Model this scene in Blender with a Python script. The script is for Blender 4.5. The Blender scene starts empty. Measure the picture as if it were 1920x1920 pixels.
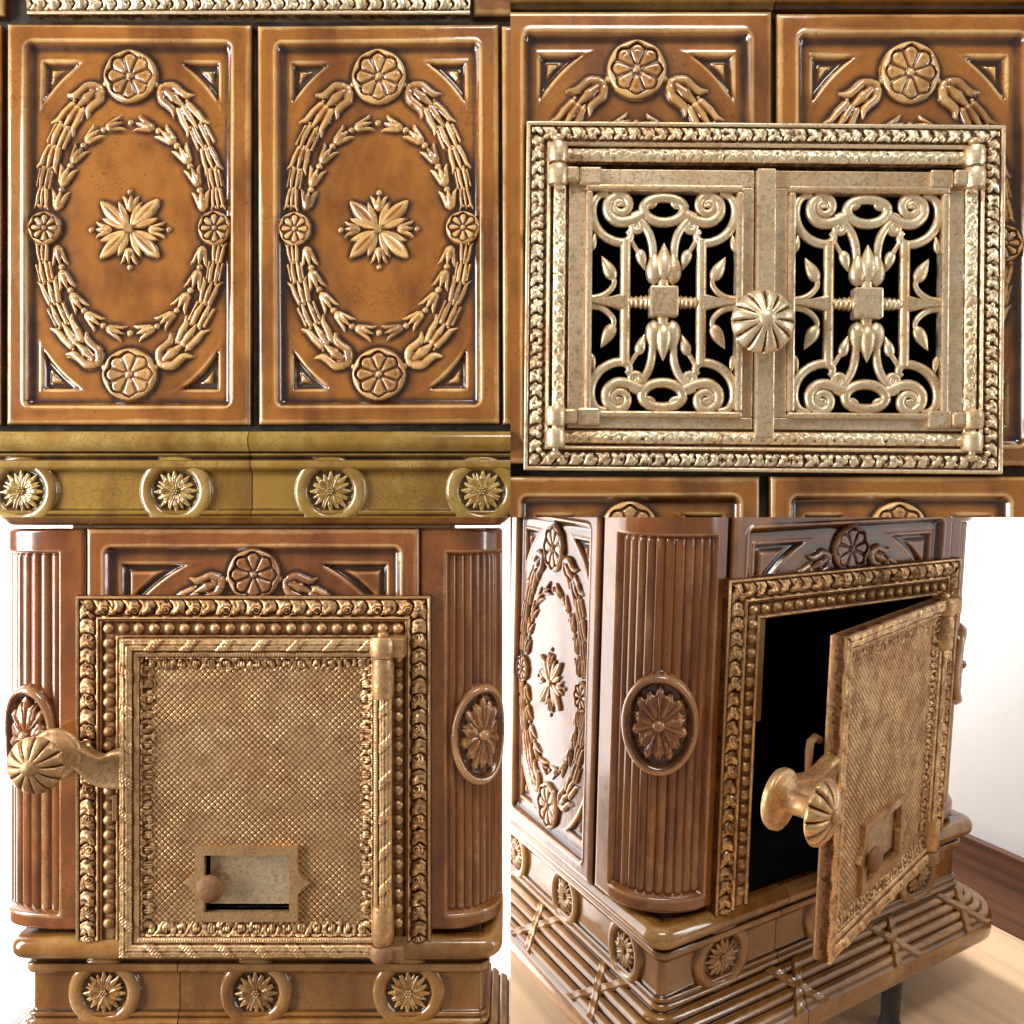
import bpy, bmesh, math, random
import numpy as np
from mathutils import Matrix, Vector, Euler

random.seed(7); np.random.seed(7)
S = 0.0005                    # one modelling unit = 0.5 mm
F = 1500.0                    # camera distance of the front faces, in units
PI = math.pi
scene = bpy.context.scene
COL = scene.collection

# ------------------------------------------------------------------ camera
cd = bpy.data.cameras.new('camera'); cam = bpy.data.objects.new('camera', cd); COL.objects.link(cam)
cam.location = (0, 0, 0); cam.rotation_euler = (PI/2, 0, 0)
cd.sensor_width = 36.0; cd.lens = 36.0*F/1920.0
cd.shift_x = 3/1920.0; cd.shift_y = 10/1920.0
cd.clip_start = 0.01; cd.clip_end = 50
scene.camera = cam

# ------------------------------------------------------------------ light
w = bpy.data.worlds.new('World'); scene.world = w; w.use_nodes = True
w.node_tree.nodes['Background'].inputs[0].default_value = (1.0, 0.96, 0.90, 1)
w.node_tree.nodes['Background'].inputs[1].default_value = 0.26

def area(name, loc, target, sx, sy, power, color=(1, 1, 1)):
    ld = bpy.data.lights.new(name, 'AREA'); ld.shape = 'RECTANGLE'; ld.size = sx; ld.size_y = sy
    ld.energy = power; ld.color = color
    o = bpy.data.objects.new(name, ld); COL.objects.link(o); o.location = loc
    o.rotation_euler = (Vector(target)-Vector(loc)).to_track_quat('-Z', 'Y').to_euler()
    return o
area('window_light', (-1.45, 0.10, 0.20), (0, 0.8, 0), 0.50, 1.3, 42, (1.0, 0.985, 0.96))
area('ceiling_light', (0.25, -0.15, 1.5), (0.05, 0.8, -0.1), 0.8, 0.35, 14, (1.0, 0.95, 0.88))
area('far_window_light', (1.7, 0.15, 0.35), (0.2, 0.8, 0), 0.16, 1.2, 9, (0.93, 0.97, 1.0))
area('side_window_light', (-0.83, 1.02, -0.05), (0.1, 1.02, -0.25), 0.55, 1.25, 9.5, (1.0, 1.0, 0.99))

scene.view_settings.view_transform = 'Standard'; scene.view_settings.look = 'None'
scene.view_settings.gamma = 1; scene.view_settings.exposure = 0.0
scene.render.engine = 'CYCLES'
scene.cycles.max_bounces = 5; scene.cycles.diffuse_bounces = 2; scene.cycles.glossy_bounces = 3; scene.cycles.transmission_bounces = 0

# ------------------------------------------------------------------ materials
def nodes(name):
    m = bpy.data.materials.new(name); m.use_nodes = True
    nt = m.node_tree; b = nt.nodes['Principled BSDF']
    return m, nt, b
def N(nt, t, **kw):
    n = nt.nodes.new(t)
    for k, v in kw.items():
        if k in ('operation', 'blend_type', 'data_type', 'feature', 'attribute_name', 'noise_dimensions'): setattr(n, k, v)
        else: n.inputs[k].default_value = v
    return n
def L(nt, a, b): nt.links.new(a, b)
def math_(nt, op, a, b=None, clamp=False):
    n = nt.nodes.new('ShaderNodeMath'); n.operation = op; n.use_clamp = clamp
    for i, v in enumerate((a, b)):
        if v is None: continue
        if isinstance(v, (int, float)): n.inputs[i].default_value = v
        else: L(nt, v, n.inputs[i])
    return n.outputs[0]
def mix(nt, fac, a, b, blend='MIX'):
    n = nt.nodes.new('ShaderNodeMix'); n.data_type = 'RGBA'; n.blend_type = blend
    for s, v in ((n.inputs[0], fac), (n.inputs[6], a), (n.inputs[7], b)):
        if isinstance(v, (int, float)): s.default_value = v
        elif isinstance(v, tuple): s.default_value = (*v, 1)
        else: L(nt, v, s)
    return n.outputs[2]
def ramp(nt, fac, stops):
    n = nt.nodes.new('ShaderNodeValToRGB'); e = n.color_ramp.elements
    while len(e) < len(stops): e.new(0.5)
    for k, (p, c) in enumerate(stops):
        e[k].position = p; e[k].color = (*c, 1) if isinstance(c, tuple) else (c, c, c, 1)
    L(nt, fac, n.inputs[0]); return n.outputs[0]
def coords(nt, spread=7.0):
    tc = nt.nodes.new('ShaderNodeTexCoord'); oi = nt.nodes.new('ShaderNodeObjectInfo')
    r = math_(nt, 'MULTIPLY', oi.outputs['Random'], spread)
    v = nt.nodes.new('ShaderNodeVectorMath'); v.operation = 'ADD'
    L(nt, tc.outputs['Object'], v.inputs[0]); L(nt, r, v.inputs[1]); return v.outputs[0]
def noise(nt, co, scale, detail=3, rough=0.55):
    n = N(nt, 'ShaderNodeTexNoise', Scale=scale, Detail=detail, Roughness=rough); L(nt, co, n.inputs['Vector']); return n.outputs[0]

def glaze(name, thin, mid, thick, stain, rough=0.17, craze=0.45):
    """Run majolica glaze: the point attribute holds how far the glaze has run off ridges (thin) or pooled (thick)."""
    m, nt, b = nodes(name); co = coords(nt)
    at = N(nt, 'ShaderNodeAttribute', attribute_name='glaze').outputs['Fac']
    n1 = noise(nt, co, 16, 2); n2 = noise(nt, co, 90, 2, 0.6)
    v = math_(nt, 'ADD', at, math_(nt, 'MULTIPLY', math_(nt, 'SUBTRACT', n1, 0.5), 0.52))
    v = math_(nt, 'ADD', v, math_(nt, 'MULTIPLY', math_(nt, 'SUBTRACT', n2, 0.5), 0.16), True)
    dk = tuple(0.45*a+0.55*c for a, c in zip(mid, thick))
    tn = tuple(0.55*a+0.45*c for a, c in zip(mid, thin))
    c = ramp(nt, v, [(0.05, thick), (0.27, dk), (0.42, mid), (0.57, mid), (0.68, tn), (0.90, thin)])
    # darker iron-red runs in the glaze
    mp = N(nt, 'ShaderNodeMapping'); mp.inputs['Scale'].default_value = (1.5, 1, 0.7); L(nt, co, mp.inputs[0])
    st = ramp(nt, noise(nt, mp.outputs[0], 11, 3, 0.62), [(0.45, 0.0), (0.66, 1.0)])
    c = mix(nt, math_(nt, 'MULTIPLY', st, 0.85), c, mix(nt, 1.0, c, stain, 'MULTIPLY'))
    # fine crazing of the glaze
    vo = nt.nodes.new('ShaderNodeTexVoronoi'); vo.feature = 'DISTANCE_TO_EDGE'; vo.inputs['Scale'].default_value = 125
    wv = nt.nodes.new('ShaderNodeVectorMath'); wv.operation = 'ADD'
    L(nt, math_(nt, 'MULTIPLY', n2, 0.006), wv.inputs[0]); L(nt, co, wv.inputs[1]); L(nt, wv.outputs[0], vo.inputs['Vector'])
    cr = ramp(nt, vo.outputs['Distance'], [(0.0, 1.0), (0.045, 0.0)])
    cm = ramp(nt, n1, [(0.42, 0.0), (0.6, 1.0)])
    c = mix(nt, math_(nt, 'MULTIPLY', math_(nt, 'MULTIPLY', cr, cm), craze), c, (0.05, 0.02, 0.008))
    # pinholes and kiln specks
    sp = ramp(nt, noise(nt, co, 420, 0), [(0.80, 0.0), (0.84, 1.0)])
    c = mix(nt, math_(nt, 'MULTIPLY', sp, 0.5), c, (0.03, 0.015, 0.008))
    L(nt, c, b.inputs['Base Color'])
    ro = math_(nt, 'ADD', rough-0.06, math_(nt, 'MULTIPLY', n2, 0.14)); L(nt, ro, b.inputs['Roughness'])
    b.inputs['IOR'].default_value = 1.68
    b.inputs['Coat Weight'].default_value = 0.35; b.inputs['Coat Roughness'].default_value = 0.07
    bu = N(nt, 'ShaderNodeBump', Strength=0.22, Distance=0.0009)
    L(nt, noise(nt, co, 60, 1), bu.inputs['Height']); L(nt, bu.outputs[0], b.inputs['Normal'])
    return m

def gilt(name, gold, rust, worn=0.5, rough=0.36, metal=0.8):
    """Bronze-gilt cast iron, gilding rubbed and rusted where grime sits."""
    m, nt, b = nodes(name); co = coords(nt)
    at = N(nt, 'ShaderNodeAttribute', attribute_name='glaze').outputs['Fac']
    n1 = noise(nt, co, 48, 4, 0.72); n2 = noise(nt, co, 230, 2, 0.75)
    v = math_(nt, 'ADD', at, math_(nt, 'MULTIPLY', math_(nt, 'SUBTRACT', n2, 0.5), 0.42), True)
    dark = tuple(x*0.30 for x in rust)
    c = ramp(nt, v, [(0.14, dark), (0.37, tuple(0.5*a+0.5*g for a, g in zip(rust, gold))), (0.5, gold), (0.8, tuple(min(1, x*1.3+0.05) for x in gold))])
    rs = ramp(nt, math_(nt, 'ADD', math_(nt, 'MULTIPLY', n1, 0.62), math_(nt, 'MULTIPLY', n2, 0.38)), [(0.62-0.22*worn, 0.0), (0.80-0.2*worn, 1.0)])
    c = mix(nt, math_(nt, 'MULTIPLY', rs, 0.74), c, rust)
    st = ramp(nt, noise(nt, co, 9, 2), [(0.42, 0.0), (0.66, 1.0)])
    c = mix(nt, math_(nt, 'MULTIPLY', st, 0.6), c, mix(nt, 1.0, c, (0.80, 0.62, 0.44), 'MULTIPLY'))
    sp = ramp(nt, noise(nt, co, 520, 0), [(0.70, 0.0), (0.75, 1.0)])
    c = mix(nt, math_(nt, 'MULTIPLY', sp, 0.4), c, dark)
    L(nt, c, b.inputs['Base Color'])
    L(nt, math_(nt, 'SUBTRACT', metal, math_(nt, 'MULTIPLY', rs, 0.45), True), b.inputs['Metallic'])
    L(nt, math_(nt, 'ADD', rough-0.05, math_(nt, 'ADD', math_(nt, 'MULTIPLY', n2, 0.18), math_(nt, 'MULTIPLY', rs, 0.2))), b.inputs['Roughness'])
    bu = N(nt, 'ShaderNodeBump', Strength=0.4, Distance=0.0006)
    L(nt, noise(nt, co, 300, 2, 0.75), bu.inputs['Height']); L(nt, bu.outputs[0], b.inputs['Normal'])
    return m

def plain(name, col, rough=0.6, var=0.2, scale=20, bump=0.1, spec=0.5, grain=None):
    m, nt, b = nodes(name); co = coords(nt, 3)
    if grain:
        mp = N(nt, 'ShaderNodeMapping'); mp.inputs['Scale'].default_value = grain; L(nt, co, mp.inputs[0]); co = mp.outputs[0]
    n = noise(nt, co, scale, 4)
    c = mix(nt, ramp(nt, n, [(0.3, 0.0), (0.7, 1.0)]), tuple(x*(1-var) for x in col), tuple(min(1, x*(1+var)) for x in col))
    L(nt, c, b.inputs['Base Color']); b.inputs['Roughness'].default_value = rough; b.inputs['Specular IOR Level'].default_value = spec
    bu = N(nt, 'ShaderNodeBump', Strength=bump, Distance=0.001); L(nt, noise(nt, co, scale*9, 4), bu.inputs['Height']); L(nt, bu.outputs[0], b.inputs['Normal'])
    return m

M = {}
M['amber'] = glaze('amber_glaze', (0.72, 0.44, 0.17), (0.325, 0.118, 0.018), (0.048, 0.017, 0.006), (0.42, 0.33, 0.30))
M['olive'] = glaze('olive_glaze', (0.54, 0.38, 0.12), (0.285, 0.155, 0.024), (0.035, 0.018, 0.006), (0.55, 0.45, 0.32), craze=0.55)
M['brown'] = glaze('brown_glaze', (0.62, 0.33, 0.14), (0.28, 0.092, 0.020), (0.040, 0.014, 0.006), (0.45, 0.34, 0.32))
M['umber'] = glaze('umber_glaze', (0.58, 0.34, 0.12), (0.28, 0.112, 0.020), (0.028, 0.012, 0.005), (0.5, 0.4, 0.3))
M['gilt'] = gilt('pale_gilt_iron', (0.76, 0.61, 0.40), (0.27, 0.13, 0.055), 0.74, 0.33, 0.80)
M['gilt_rust'] = gilt('rusty_gilt_iron', (0.74, 0.47, 0.22), (0.20, 0.072, 0.020), 1.0, 0.31, 0.84)
M['rust'] = gilt('rusty_iron', (0.30, 0.15, 0.06), (0.17, 0.065, 0.025), 0.8, 0.55, 0.35)
M['soot'] = plain('soot', (0.006, 0.0055, 0.005), 0.95, 0.4, 30, 0.3, 0.1)
M['grout'] = plain('dark_grout', (0.055, 0.045, 0.035), 0.9, 0.5, 60, 0.5, 0.2)
M['clay'] = plain('fired_clay', (0.11, 0.07, 0.045), 0.9, 0.3, 40, 0.3, 0.2)
M['wall'] = plain('white_plaster', (0.84, 0.84, 0.83), 0.8, 0.02, 6, 0.05, 0.3)
M['skirting'] = plain('stained_wood', (0.13, 0.055, 0.035), 0.42, 0.45, 14, 0.10, 0.5, (3, 0.25, 6))
M['pale_skirting'] = plain('pale_painted_wood', (0.62, 0.62, 0.62), 0.45, 0.05, 12, 0.05)
M['floor'] = plain('beech_floor', (0.74, 0.50, 0.30), 0.35, 0.16, 12, 0.06, 0.5, (5, 0.3, 1))
M['iron'] = plain('black_iron', (0.03, 0.028, 0.026), 0.5, 0.3, 80, 0.2)

# ------------------------------------------------------------------ mesh helpers
def mk_mesh(name, V, Fc, attr=None, smooth=True):
    V = np.asarray(V, float)*S
    me = bpy.data.meshes.new(name)
    me.from_pydata(V.tolist(), [], Fc if isinstance(Fc, list) else Fc.tolist())
    if smooth: me.polygons.foreach_set('use_smooth', [True]*len(me.polygons))
    a = me.attributes.new('glaze', 'FLOAT', 'POINT')
    a.data.foreach_set('value', np.full(len(V), 0.5) if attr is None else np.asarray(attr, float).ravel())
    me.update()
    if smooth: me.set_sharp_from_angle(angle=math.radians(62))
    return me
def obj(name, me, mat=None, parent=None, loc=(0, 0, 0), rot=(0, 0, 0), scale=(1, 1, 1)):
    if mat is not None and not me.materials: me.materials.append(M[mat])
    o = bpy.data.objects.new(name, me); COL.objects.link(o); o.parent = parent
    o.location = Vector(loc)*S; o.rotation_euler = rot; o.scale = scale
    if mat is not None and me.materials[0] != M[mat]:
        o.material_slots[0].link = 'OBJECT'; o.material_slots[0].material = M[mat]
    return o
def tag(o, label=None, cat=None, group=None, kind=None):
    for k, v in (('label', label), ('category', cat), ('group', group), ('kind', kind)):
        if v: o[k] = v
    return o
def empty(name, loc=(0, 0, 0)):
    o = bpy.data.objects.new(name, None); COL.objects.link(o); o.location = Vector(loc)*S; o.empty_display_size = 0.02; return o

def box_blur(h, n):
    n = max(1, int(round(n)))
    for ax in (0, 1):
        for _ in range(2):
            p = np.pad(h, [(n+1, n) if a == ax else (0, 0) for a in (0, 1)], mode='edge')
            c = np.cumsum(p, axis=ax)
            h = (np.take(c, range(2*n+1, c.shape[ax]), axis=ax)-np.take(c, range(0, c.shape[ax]-2*n-1), axis=ax))/(2*n+1)
    return h
def run_off(h, step, rad=5.0, k=0.15):
    """how the liquid glaze ran: off convex ridges, into hollows"""
    return np.clip(0.5+k*(h-box_blur(h, rad/step)), 0, 1)
def grid_faces(ny, nx, keep=None, flip=False):
    i = np.arange(ny*nx).reshape(ny, nx)
    q = np.stack([i[:-1, :-1], i[:-1, 1:], i[1:, 1:], i[1:, :-1]], -1)
    q = q[keep] if keep is not None else q.reshape(-1, 4)
    return q[:, ::-1] if flip else q
def compact(V, Fc, A):
    used = np.unique(Fc); mp = np.full(len(V), -1); mp[used] = np.arange(len(used))
    return V[used], mp[Fc], A[used]
def ss(a, b, x):
    t = np.clip((x-a)/(b-a), 0, 1); return t*t*(3-2*t)
def relief(name, x0, x1, y0, y1, step, fn, mat, k=0.19, rad=4.5, bias=0.0, floor=None):
    xs = np.arange(x0, x1+step*0.5, step); ys = np.arange(y0, y1+step*0.5, step)
    X, Y = np.meshgrid(xs, ys); h = fn(X, Y)
    q = np.maximum.reduce([h[:-1, :-1], h[:-1, 1:], h[1:, 1:], h[1:, :-1]]) > 0
    A = run_off(np.maximum(h, 0), step, rad, k)+bias+0.009*np.maximum(h, 0)
    if floor is not None: A = np.minimum(A, floor(X, Y))
    V = np.stack([X, -np.maximum(h, -2.2), Y], -1).reshape(-1, 3)
    V, Fc, A = compact(V, grid_faces(*X.shape, q), A.ravel())
    me = mk_mesh(name, V, Fc, np.clip(A, 0, 1)); me.materials.append(M[mat]); me['fn'] = 0
    return me
# 2-D height shapes ------------------------------------------------
def ell(x, y, cx, cy, rx, ry, H):
    d = np.sqrt(((x-cx)/rx)**2+((y-cy)/ry)**2)
    return np.where(d < 1, H*np.sqrt(np.clip(1-d*d, 0, 1)), -(d-1)*min(rx, ry))
def tubeh(x, y, pts, rad, H):
    """raised rib along a polyline, radius per point"""
    out = np.full(x.shape, -50.0)
    for (ax, ay, ra), (bx, by, rb) in zip([(*p, r) for p, r in zip(pts, rad)][:-1], [(*p, r) for p, r in zip(pts, rad)][1:]):
        dx, dy = bx-ax, by-ay; t = np.clip(((x-ax)*dx+(y-ay)*dy)/(dx*dx+dy*dy+1e-9), 0, 1)
        r = ra+(rb-ra)*t; d = np.hypot(x-ax-t*dx, y-ay-t*dy)/np.maximum(r, 0.3)
        out = np.maximum(out, np.where(d < 1, (H*(0.45+0.55*r/max(rad)))*np.sqrt(np.clip(1-d*d, 0, 1)), -(d-1)*r))
    return out
def curve(pts, n=6):
    P = np.array(pts, float); out = []
    Q = np.vstack([2*P[0]-P[1], P, 2*P[-1]-P[-2]])
    for i in range(1, len(Q)-2):
        for t in np.linspace(0, 1, n, endpoint=False):
            a, b, c, d = Q[i-1], Q[i], Q[i+1], Q[i+2]
            out.append(0.5*((2*b)+(-a+c)*t+(2*a-5*b+4*c-d)*t*t+(-a+3*b-3*c+d)*t**3))
    out.append(P[-1]); return np.array(out)
def tulip_h(x, y):
    b = ell(x, y, 0, 11, 9.5, 11.5, 8.5)
    c = tubeh(x, y, [(0, 8), (0, 18), (0, 28)], [6, 5.5, 1.4], 9.5)
    r = np.maximum.reduce([b, c])
    for s in (-1, 1):
        r = np.maximum(r, tubeh(x, y, [(s*4, 7), (s*7.5, 17), (s*10, 23), (s*14.5, 28.5)], [5, 4.6, 3.6, 1.2], 7.5)-0.6)
    return r
def husk3_h(x, y):
    r = tubeh(x, y, [(0, 5), (0, 20), (0, 39)], [5.5, 6.2, 1.5], 8)
    for s in (-1, 1): r = np.maximum(r, tubeh(x, y, [(s*8, 5), (s*11, 20), (s*12.5, 33), (s*18, 41)], [5.5, 5.5, 4, 1.3], 7.5))
    return r
def husk2_h(x, y):
    r = np.full(x.shape, -9.0)
    for s in (-1, 1): r = np.maximum(r, tubeh(x, y, [(s*6, 4), (s*6.6, 20), (s*5, 38)], [5, 6, 2.0], 8))
    return np.maximum(r, np.maximum(tubeh(x, y, [(-13, 6), (-14, 32)], [3, 2.5], 6), tubeh(x, y, [(13, 6), (14, 32)], [3, 2.5], 6)))
def bigbell_h(x, y):
    r = tubeh(x, y, [(0, 14), (0, 27), (0, 47)], [8, 11, 3], 10)
    arch = tubeh(x, y, curve([(-9, 8), (0, 4), (9, 8)], 4).tolist(), [7]*9, 8)
    r = np.maximum(r, arch)
    for s in (-1, 1): r = np.maximum(r, tubeh(x, y, curve([(s*9, 8), (s*17, 16), (s*17, 28), (s*19, 38), (s*28, 46)], 3).tolist(), np.interp(np.linspace(0, 1, 13), [0, 0.3, 0.7, 1], [8, 8.5, 7.5, 2.2]).tolist(), 9))
    return r
def bead_h(R):
    return lambda x, y: ell(x, y, 0, 0, R, R, R*1.0)
def rosette_h(R, gap, bead):
    def fn(x, y):
        r = np.hypot(x, y); th = np.arctan2(y, x)
        n = 8; dt = ((th/(2*PI/n)+0.5) % 1-0.5)*2           # -1..1 across a petal
        rs = R*(0.83+0.055*np.cos(n*th))
        base = np.where(r < R, 4.5, 0)*np.sqrt(np.clip(1-(r/R)**8, 0, 1))
        q = (r-rs)/(R-rs)
        rim = 10*np.sqrt(np.clip(1-np.clip((q-0.25)/0.77, 0, 1)**2, 0, 1))*ss(0.0, 0.16, q)
        pet = 9.8*np.clip(1-np.abs(dt/gap)**4.0, 0, 1)**0.6*np.clip(1-((r-R*0.5)/(rs-R*0.5-1.0))**6, 0, 1)**0.5*(r > R*0.12)
        pet = np.where(r < rs-0.5, pet*(0.74+0.26*np.clip(r/R, 0, 1)-0.06*(1-dt*dt)*(r > 0.6*R)), 0)
        h = np.maximum.reduce([base, rim, pet, ell(x, y, 0, 0, bead, bead, 11)])
        return np.where(r < R, h, -(r-R))
    return fn
def leaf_h(Lg, W, H=9):
    def fn(x, y):
        t = y/Lg; w = W*np.clip(np.sin(PI*np.clip(t, 0, 1)**1.05), 0, 1)**0.7
        d = np.abs(x)/np.maximum(w, 0.05)
        h = H*np.sqrt(np.clip(1-d*d, 0, 1))*(0.72+0.28*np.clip(np.abs(x)/3.0, 0, 1))+1.2*np.exp(-(x/1.2)**2)*(d < 0.6)
        return np.where((t > 0) & (t < 1) & (d < 1), h, -np.maximum((d-1)*w, np.maximum(-y, y-Lg)))
    return fn
def lobed_leaf_h(Lg, W, H=9, base=0.12):
    """leaf with a long middle lobe and two side lobes (frieze flowers, corner medallions)"""
    def fn(x, y):
        r = tubeh(x, y, [(0, Lg*base), (0, Lg*0.62), (0, Lg)], [W*0.20, W*0.46, W*0.17], H)
        for s in (-1, 1):
            r = np.maximum(r, tubeh(x, y, [(0, Lg*base), (s*W*0.42, Lg*0.52), (s*W*0.72, Lg*0.80)], [W*0.18, W*0.34, W*0.17], H*0.9))
        return r-1.0*np.exp(-(x/1.1)**2)*(y < Lg*0.8)
    return fn

# shared relief meshes -------------------------------------------------
SH = {}
def shared():
    SH['rosette'] = (relief('rosette', -52, 52, -52, 52, 1.3, rosette_h(50, 1.0, 7.5), 'amber'), rosette_h(50, 1.0, 7.5), 51)
    SH['small_rosette'] = (relief('small_rosette', -33, 33, -33, 33, 1.1, rosette_h(31, 0.80, 5.5), 'amber'), rosette_h(31, 0.80, 5.5), 32)
    SH['bellflower'] = (relief('bellflower', -18, 18, -3, 32, 1.0, tulip_h, 'amber', rad=3.5), tulip_h, 33)
    SH['husk'] = (relief('husk', -21, 21, -2, 44, 1.1, husk3_h, 'amber', rad=3.5), husk3_h, 46)
    SH['narrow_husk'] = (relief('narrow_husk', -18, 18, -2, 42, 1.1, husk2_h, 'amber', rad=3.5), husk2_h, 46)
    SH['garland_bell'] = (relief('garland_bell', -31, 31, -5, 50, 1.2, bigbell_h, 'amber', rad=4), bigbell_h, 52)
    SH['bead'] = (relief('bead', -6, 6, -6, 6, 0.9, bead_h(5.4), 'amber', rad=3), bead_h(5.4), 7)
    SH['leaf'] = (relief('leaf', -19, 19, -1, 66, 1.2, leaf_h(66, 13.5), 'amber'), leaf_h(66, 13.5), 66)
    SH['leaflet'] = (relief('leaflet', -11, 11, -1, 54, 1.1, leaf_h(50, 7.5, 7), 'amber'), leaf_h(50, 7.5, 7), 54)
    SH['boss'] = (relief('boss', -10, 10, -10, 10, 0.9, lambda x, y: np.minimum(11, 1.6*(9-np.maximum(np.abs(x), np.abs(y)))*3), 'amber'), lambda x, y: 1.6*(9-np.maximum(np.abs(x), np.abs(y))), 10)
    SH['frieze_leaf'] = (relief('frieze_leaf', -13, 13, -1, 40, 0.9, lobed_leaf_h(36, 16, 8.5), 'olive', rad=3), None, 40)
    def ring(x, y):
        r = np.hypot(x, y); h = 11*np.sqrt(np.clip(1-((r-55)/13.5)**2, 0, 1))**0.8
        return np.where(r > 68.5, -(r-68.5), np.maximum(h, np.where(r < 56, 1.0, 0)))
    def ringfloor(x, y):
        r = np.hypot(x, y); return np.where(r < 42.5, 0.16+0.1*ss(30, 20, r), 1.0)
    SH['ring'] = (relief('ring', -70, 70, -70, 70, 2.0, ring, 'olive', k=0.05, rad=6, floor=ringfloor), None, 70)
shared()

# ------------------------------------------------------------------ tiles
TW, TH = 446.0, 748.0
def tile_plan(W=TW, H=TH, ring=True):
    """ornament list of one tile: (kind, x, y, turn, sx, sy)"""
    out = []; kx = W/TW
    top = 279.0
    for sy in (1, -1): out.append(('rosette', 0, sy*top, 0, 1, 1))
    for sx in (1, -1): out.append(('small_rosette', sx*155*kx, -6, 0, 1, 1))
    # thick outer garland
    a, b = 163.0*kx, 276.0
    th = np.linspace(0, PI/2, 2000); px, py = a*np.sin(th), b*np.cos(th)
    arc = np.concatenate([[0], np.cumsum(np.hypot(np.diff(px), np.diff(py)))])
    segs = [('garland_bell', 50, 27, 56), ('husk', 43, 22.5, 43), ('narrow_husk', 41, 17.5, 41), ('husk', 40, 16.5, 43), ('narrow_husk', 36, 13.5, 41), ('husk', 32, 12.0, 43)]
    beads = []
    s0 = 57.0; room = (arc[-1]-36-s0) if kx < 1.2 else 250*1.0
    scale = room/sum(s[1] for s in segs)
    s = s0
    def at(q):
        x = np.interp(q, arc, px); y = np.interp(q, arc, py); x2 = np.interp(q+1, arc, px); y2 = np.interp(q+1, arc, py)
        return x, y, math.atan2(y2-y, x2-x)
    for qx in (1, -1):
        for qy in (1, -1):
            s = s0
            x, y, ang = at(s-9); out.append(('bead', qx*x, qy*y, 0, 1.15, 1.15))
            for kind, ln, hw, full in segs:
                l = ln*scale; x, y, _ = at(s); xm, ym, _ = at(s+l*0.9); ang = math.atan2(qy*(ym-y), qx*(xm-x))
                native = {'garland_bell': 27, 'husk': 17, 'narrow_husk': 16}[kind]; nl = {'garland_bell': 47, 'husk': 38, 'narrow_husk': 37}[kind]
                out.append((kind, qx*x, qy*y, ang-PI/2, hw/native, l*1.08/nl))
                xe, ye, ae = at(s+l*1.0)
                nx, ny = -math.sin(ae), math.cos(ae)
                for off in ((-1, 1) if kind != 'narrow_husk' else (0,)):
                    out.append(('bead', qx*(xe+nx*off*hw*0.42), qy*(ye+ny*off*hw*0.42), 0, 0.62, 0.62))
                s += l
    # thin inner ring of bellflowers and beads
    a, b = 136.0*kx, 197.0
    px, py = a*np.sin(th), b*np.cos(th); arc2 = np.concatenate([[0], np.cumsum(np.hypot(np.diff(px), np.diff(py)))])
    n = 5; tot = arc2[-1]-34; step = tot/n
    for qx in (1, -1):
        for qy in (1, -1):
            for i in range(n):
                q = 1+(i+1)*step; x = np.interp(q, arc2, px); y = np.interp(q, arc2, py)
                q0 = q-28; x0 = np.interp(q0, arc2, px); y0 = np.interp(q0, arc2, py)
                ang = math.atan2(qy*(y0-y), qx*(x0-x)); k = 1.27+0.02*i
                out.append(('bellflower', qx*x, qy*y-5, ang-PI/2, k*0.80, k*0.98))
                if i > 0:
                    qb = 1+i*step+5.5; out.append(('bead', qx*np.interp(qb, arc2, px), qy*np.interp(qb, arc2, py)-5, 0, 1.12, 1.12))
    for qy in (1, -1): out.append(('bead', 0, qy*b-5, 0, 1.15, 1.15))
    # star flower
    cy = -8
    for i in range(4):
        d = PI/4+i*PI/2
        out.append(('leaf', 6*math.cos(d), cy+6*math.sin(d), d-PI/2, 1, 1.05))
        for s_ in (-1, 1):
            e = d+s_*0.42; out.append(('leaflet', 5*math.cos(e), cy+5*math.sin(e), e-PI/2, 1, 1))
        e = i*PI/2
        out.append(('bellflower', 33*math.cos(e), cy+33*math.sin(e), e-PI/2, 1.0, 1.02))
        out.append(('bead', 70*math.cos(e), cy+70*math.sin(e), 0, 0.95, 0.95))
    out.append(('boss', 0, cy, 0, 1, 1))
    return out

def tile_height(x, y, W, H):
    ax, ay = np.abs(x), np.abs(y)
    d = np.minimum(W/2-ax, H/2-ay)
    B = 12.0
    h = np.full(x.shape, B)
    e = np.clip(10-d, 0, 10); h = h-(10-np.sqrt(np.clip(100-e*e, 0, 100)))*0.9
    r = 14; qx, qy = ax-(W/2-35-r), ay-(H/2-34-r)
    sd = np.hypot(np.maximum(qx, 0), np.maximum(qy, 0))+np.minimum(np.maximum(qx, qy), 0)-r
    t = np.clip(-sd/15.0, 0, 1)
    h = np.where(sd < 0, B*(1-t)**2.0, h)
    h = h+1.3*np.exp(-((sd-2.0)/3.0)**2)                       # soft lip on the border
    kx, ky = W/TW, H/TH
    a, b = 220*kx, 334*ky
    f = (ax/a)**2+(ay/b)**2; g = 2*np.sqrt((ax/a**2)**2+(ay/b**2)**2)+1e-9
    rec = np.maximum(np.maximum(ax-(W/2-61), ay-(H/2-66)), (1-f)/g)
    h = h-8.5*ss(0, 7, -rec)+7.0*ss(12, 19, -rec)
    h = h+1.2*np.exp(-((rec-1.5)/2.5)**2)*(sd < -6)
    h = h+2.5*np.clip(1-f, 0, 1)
    return h
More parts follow.
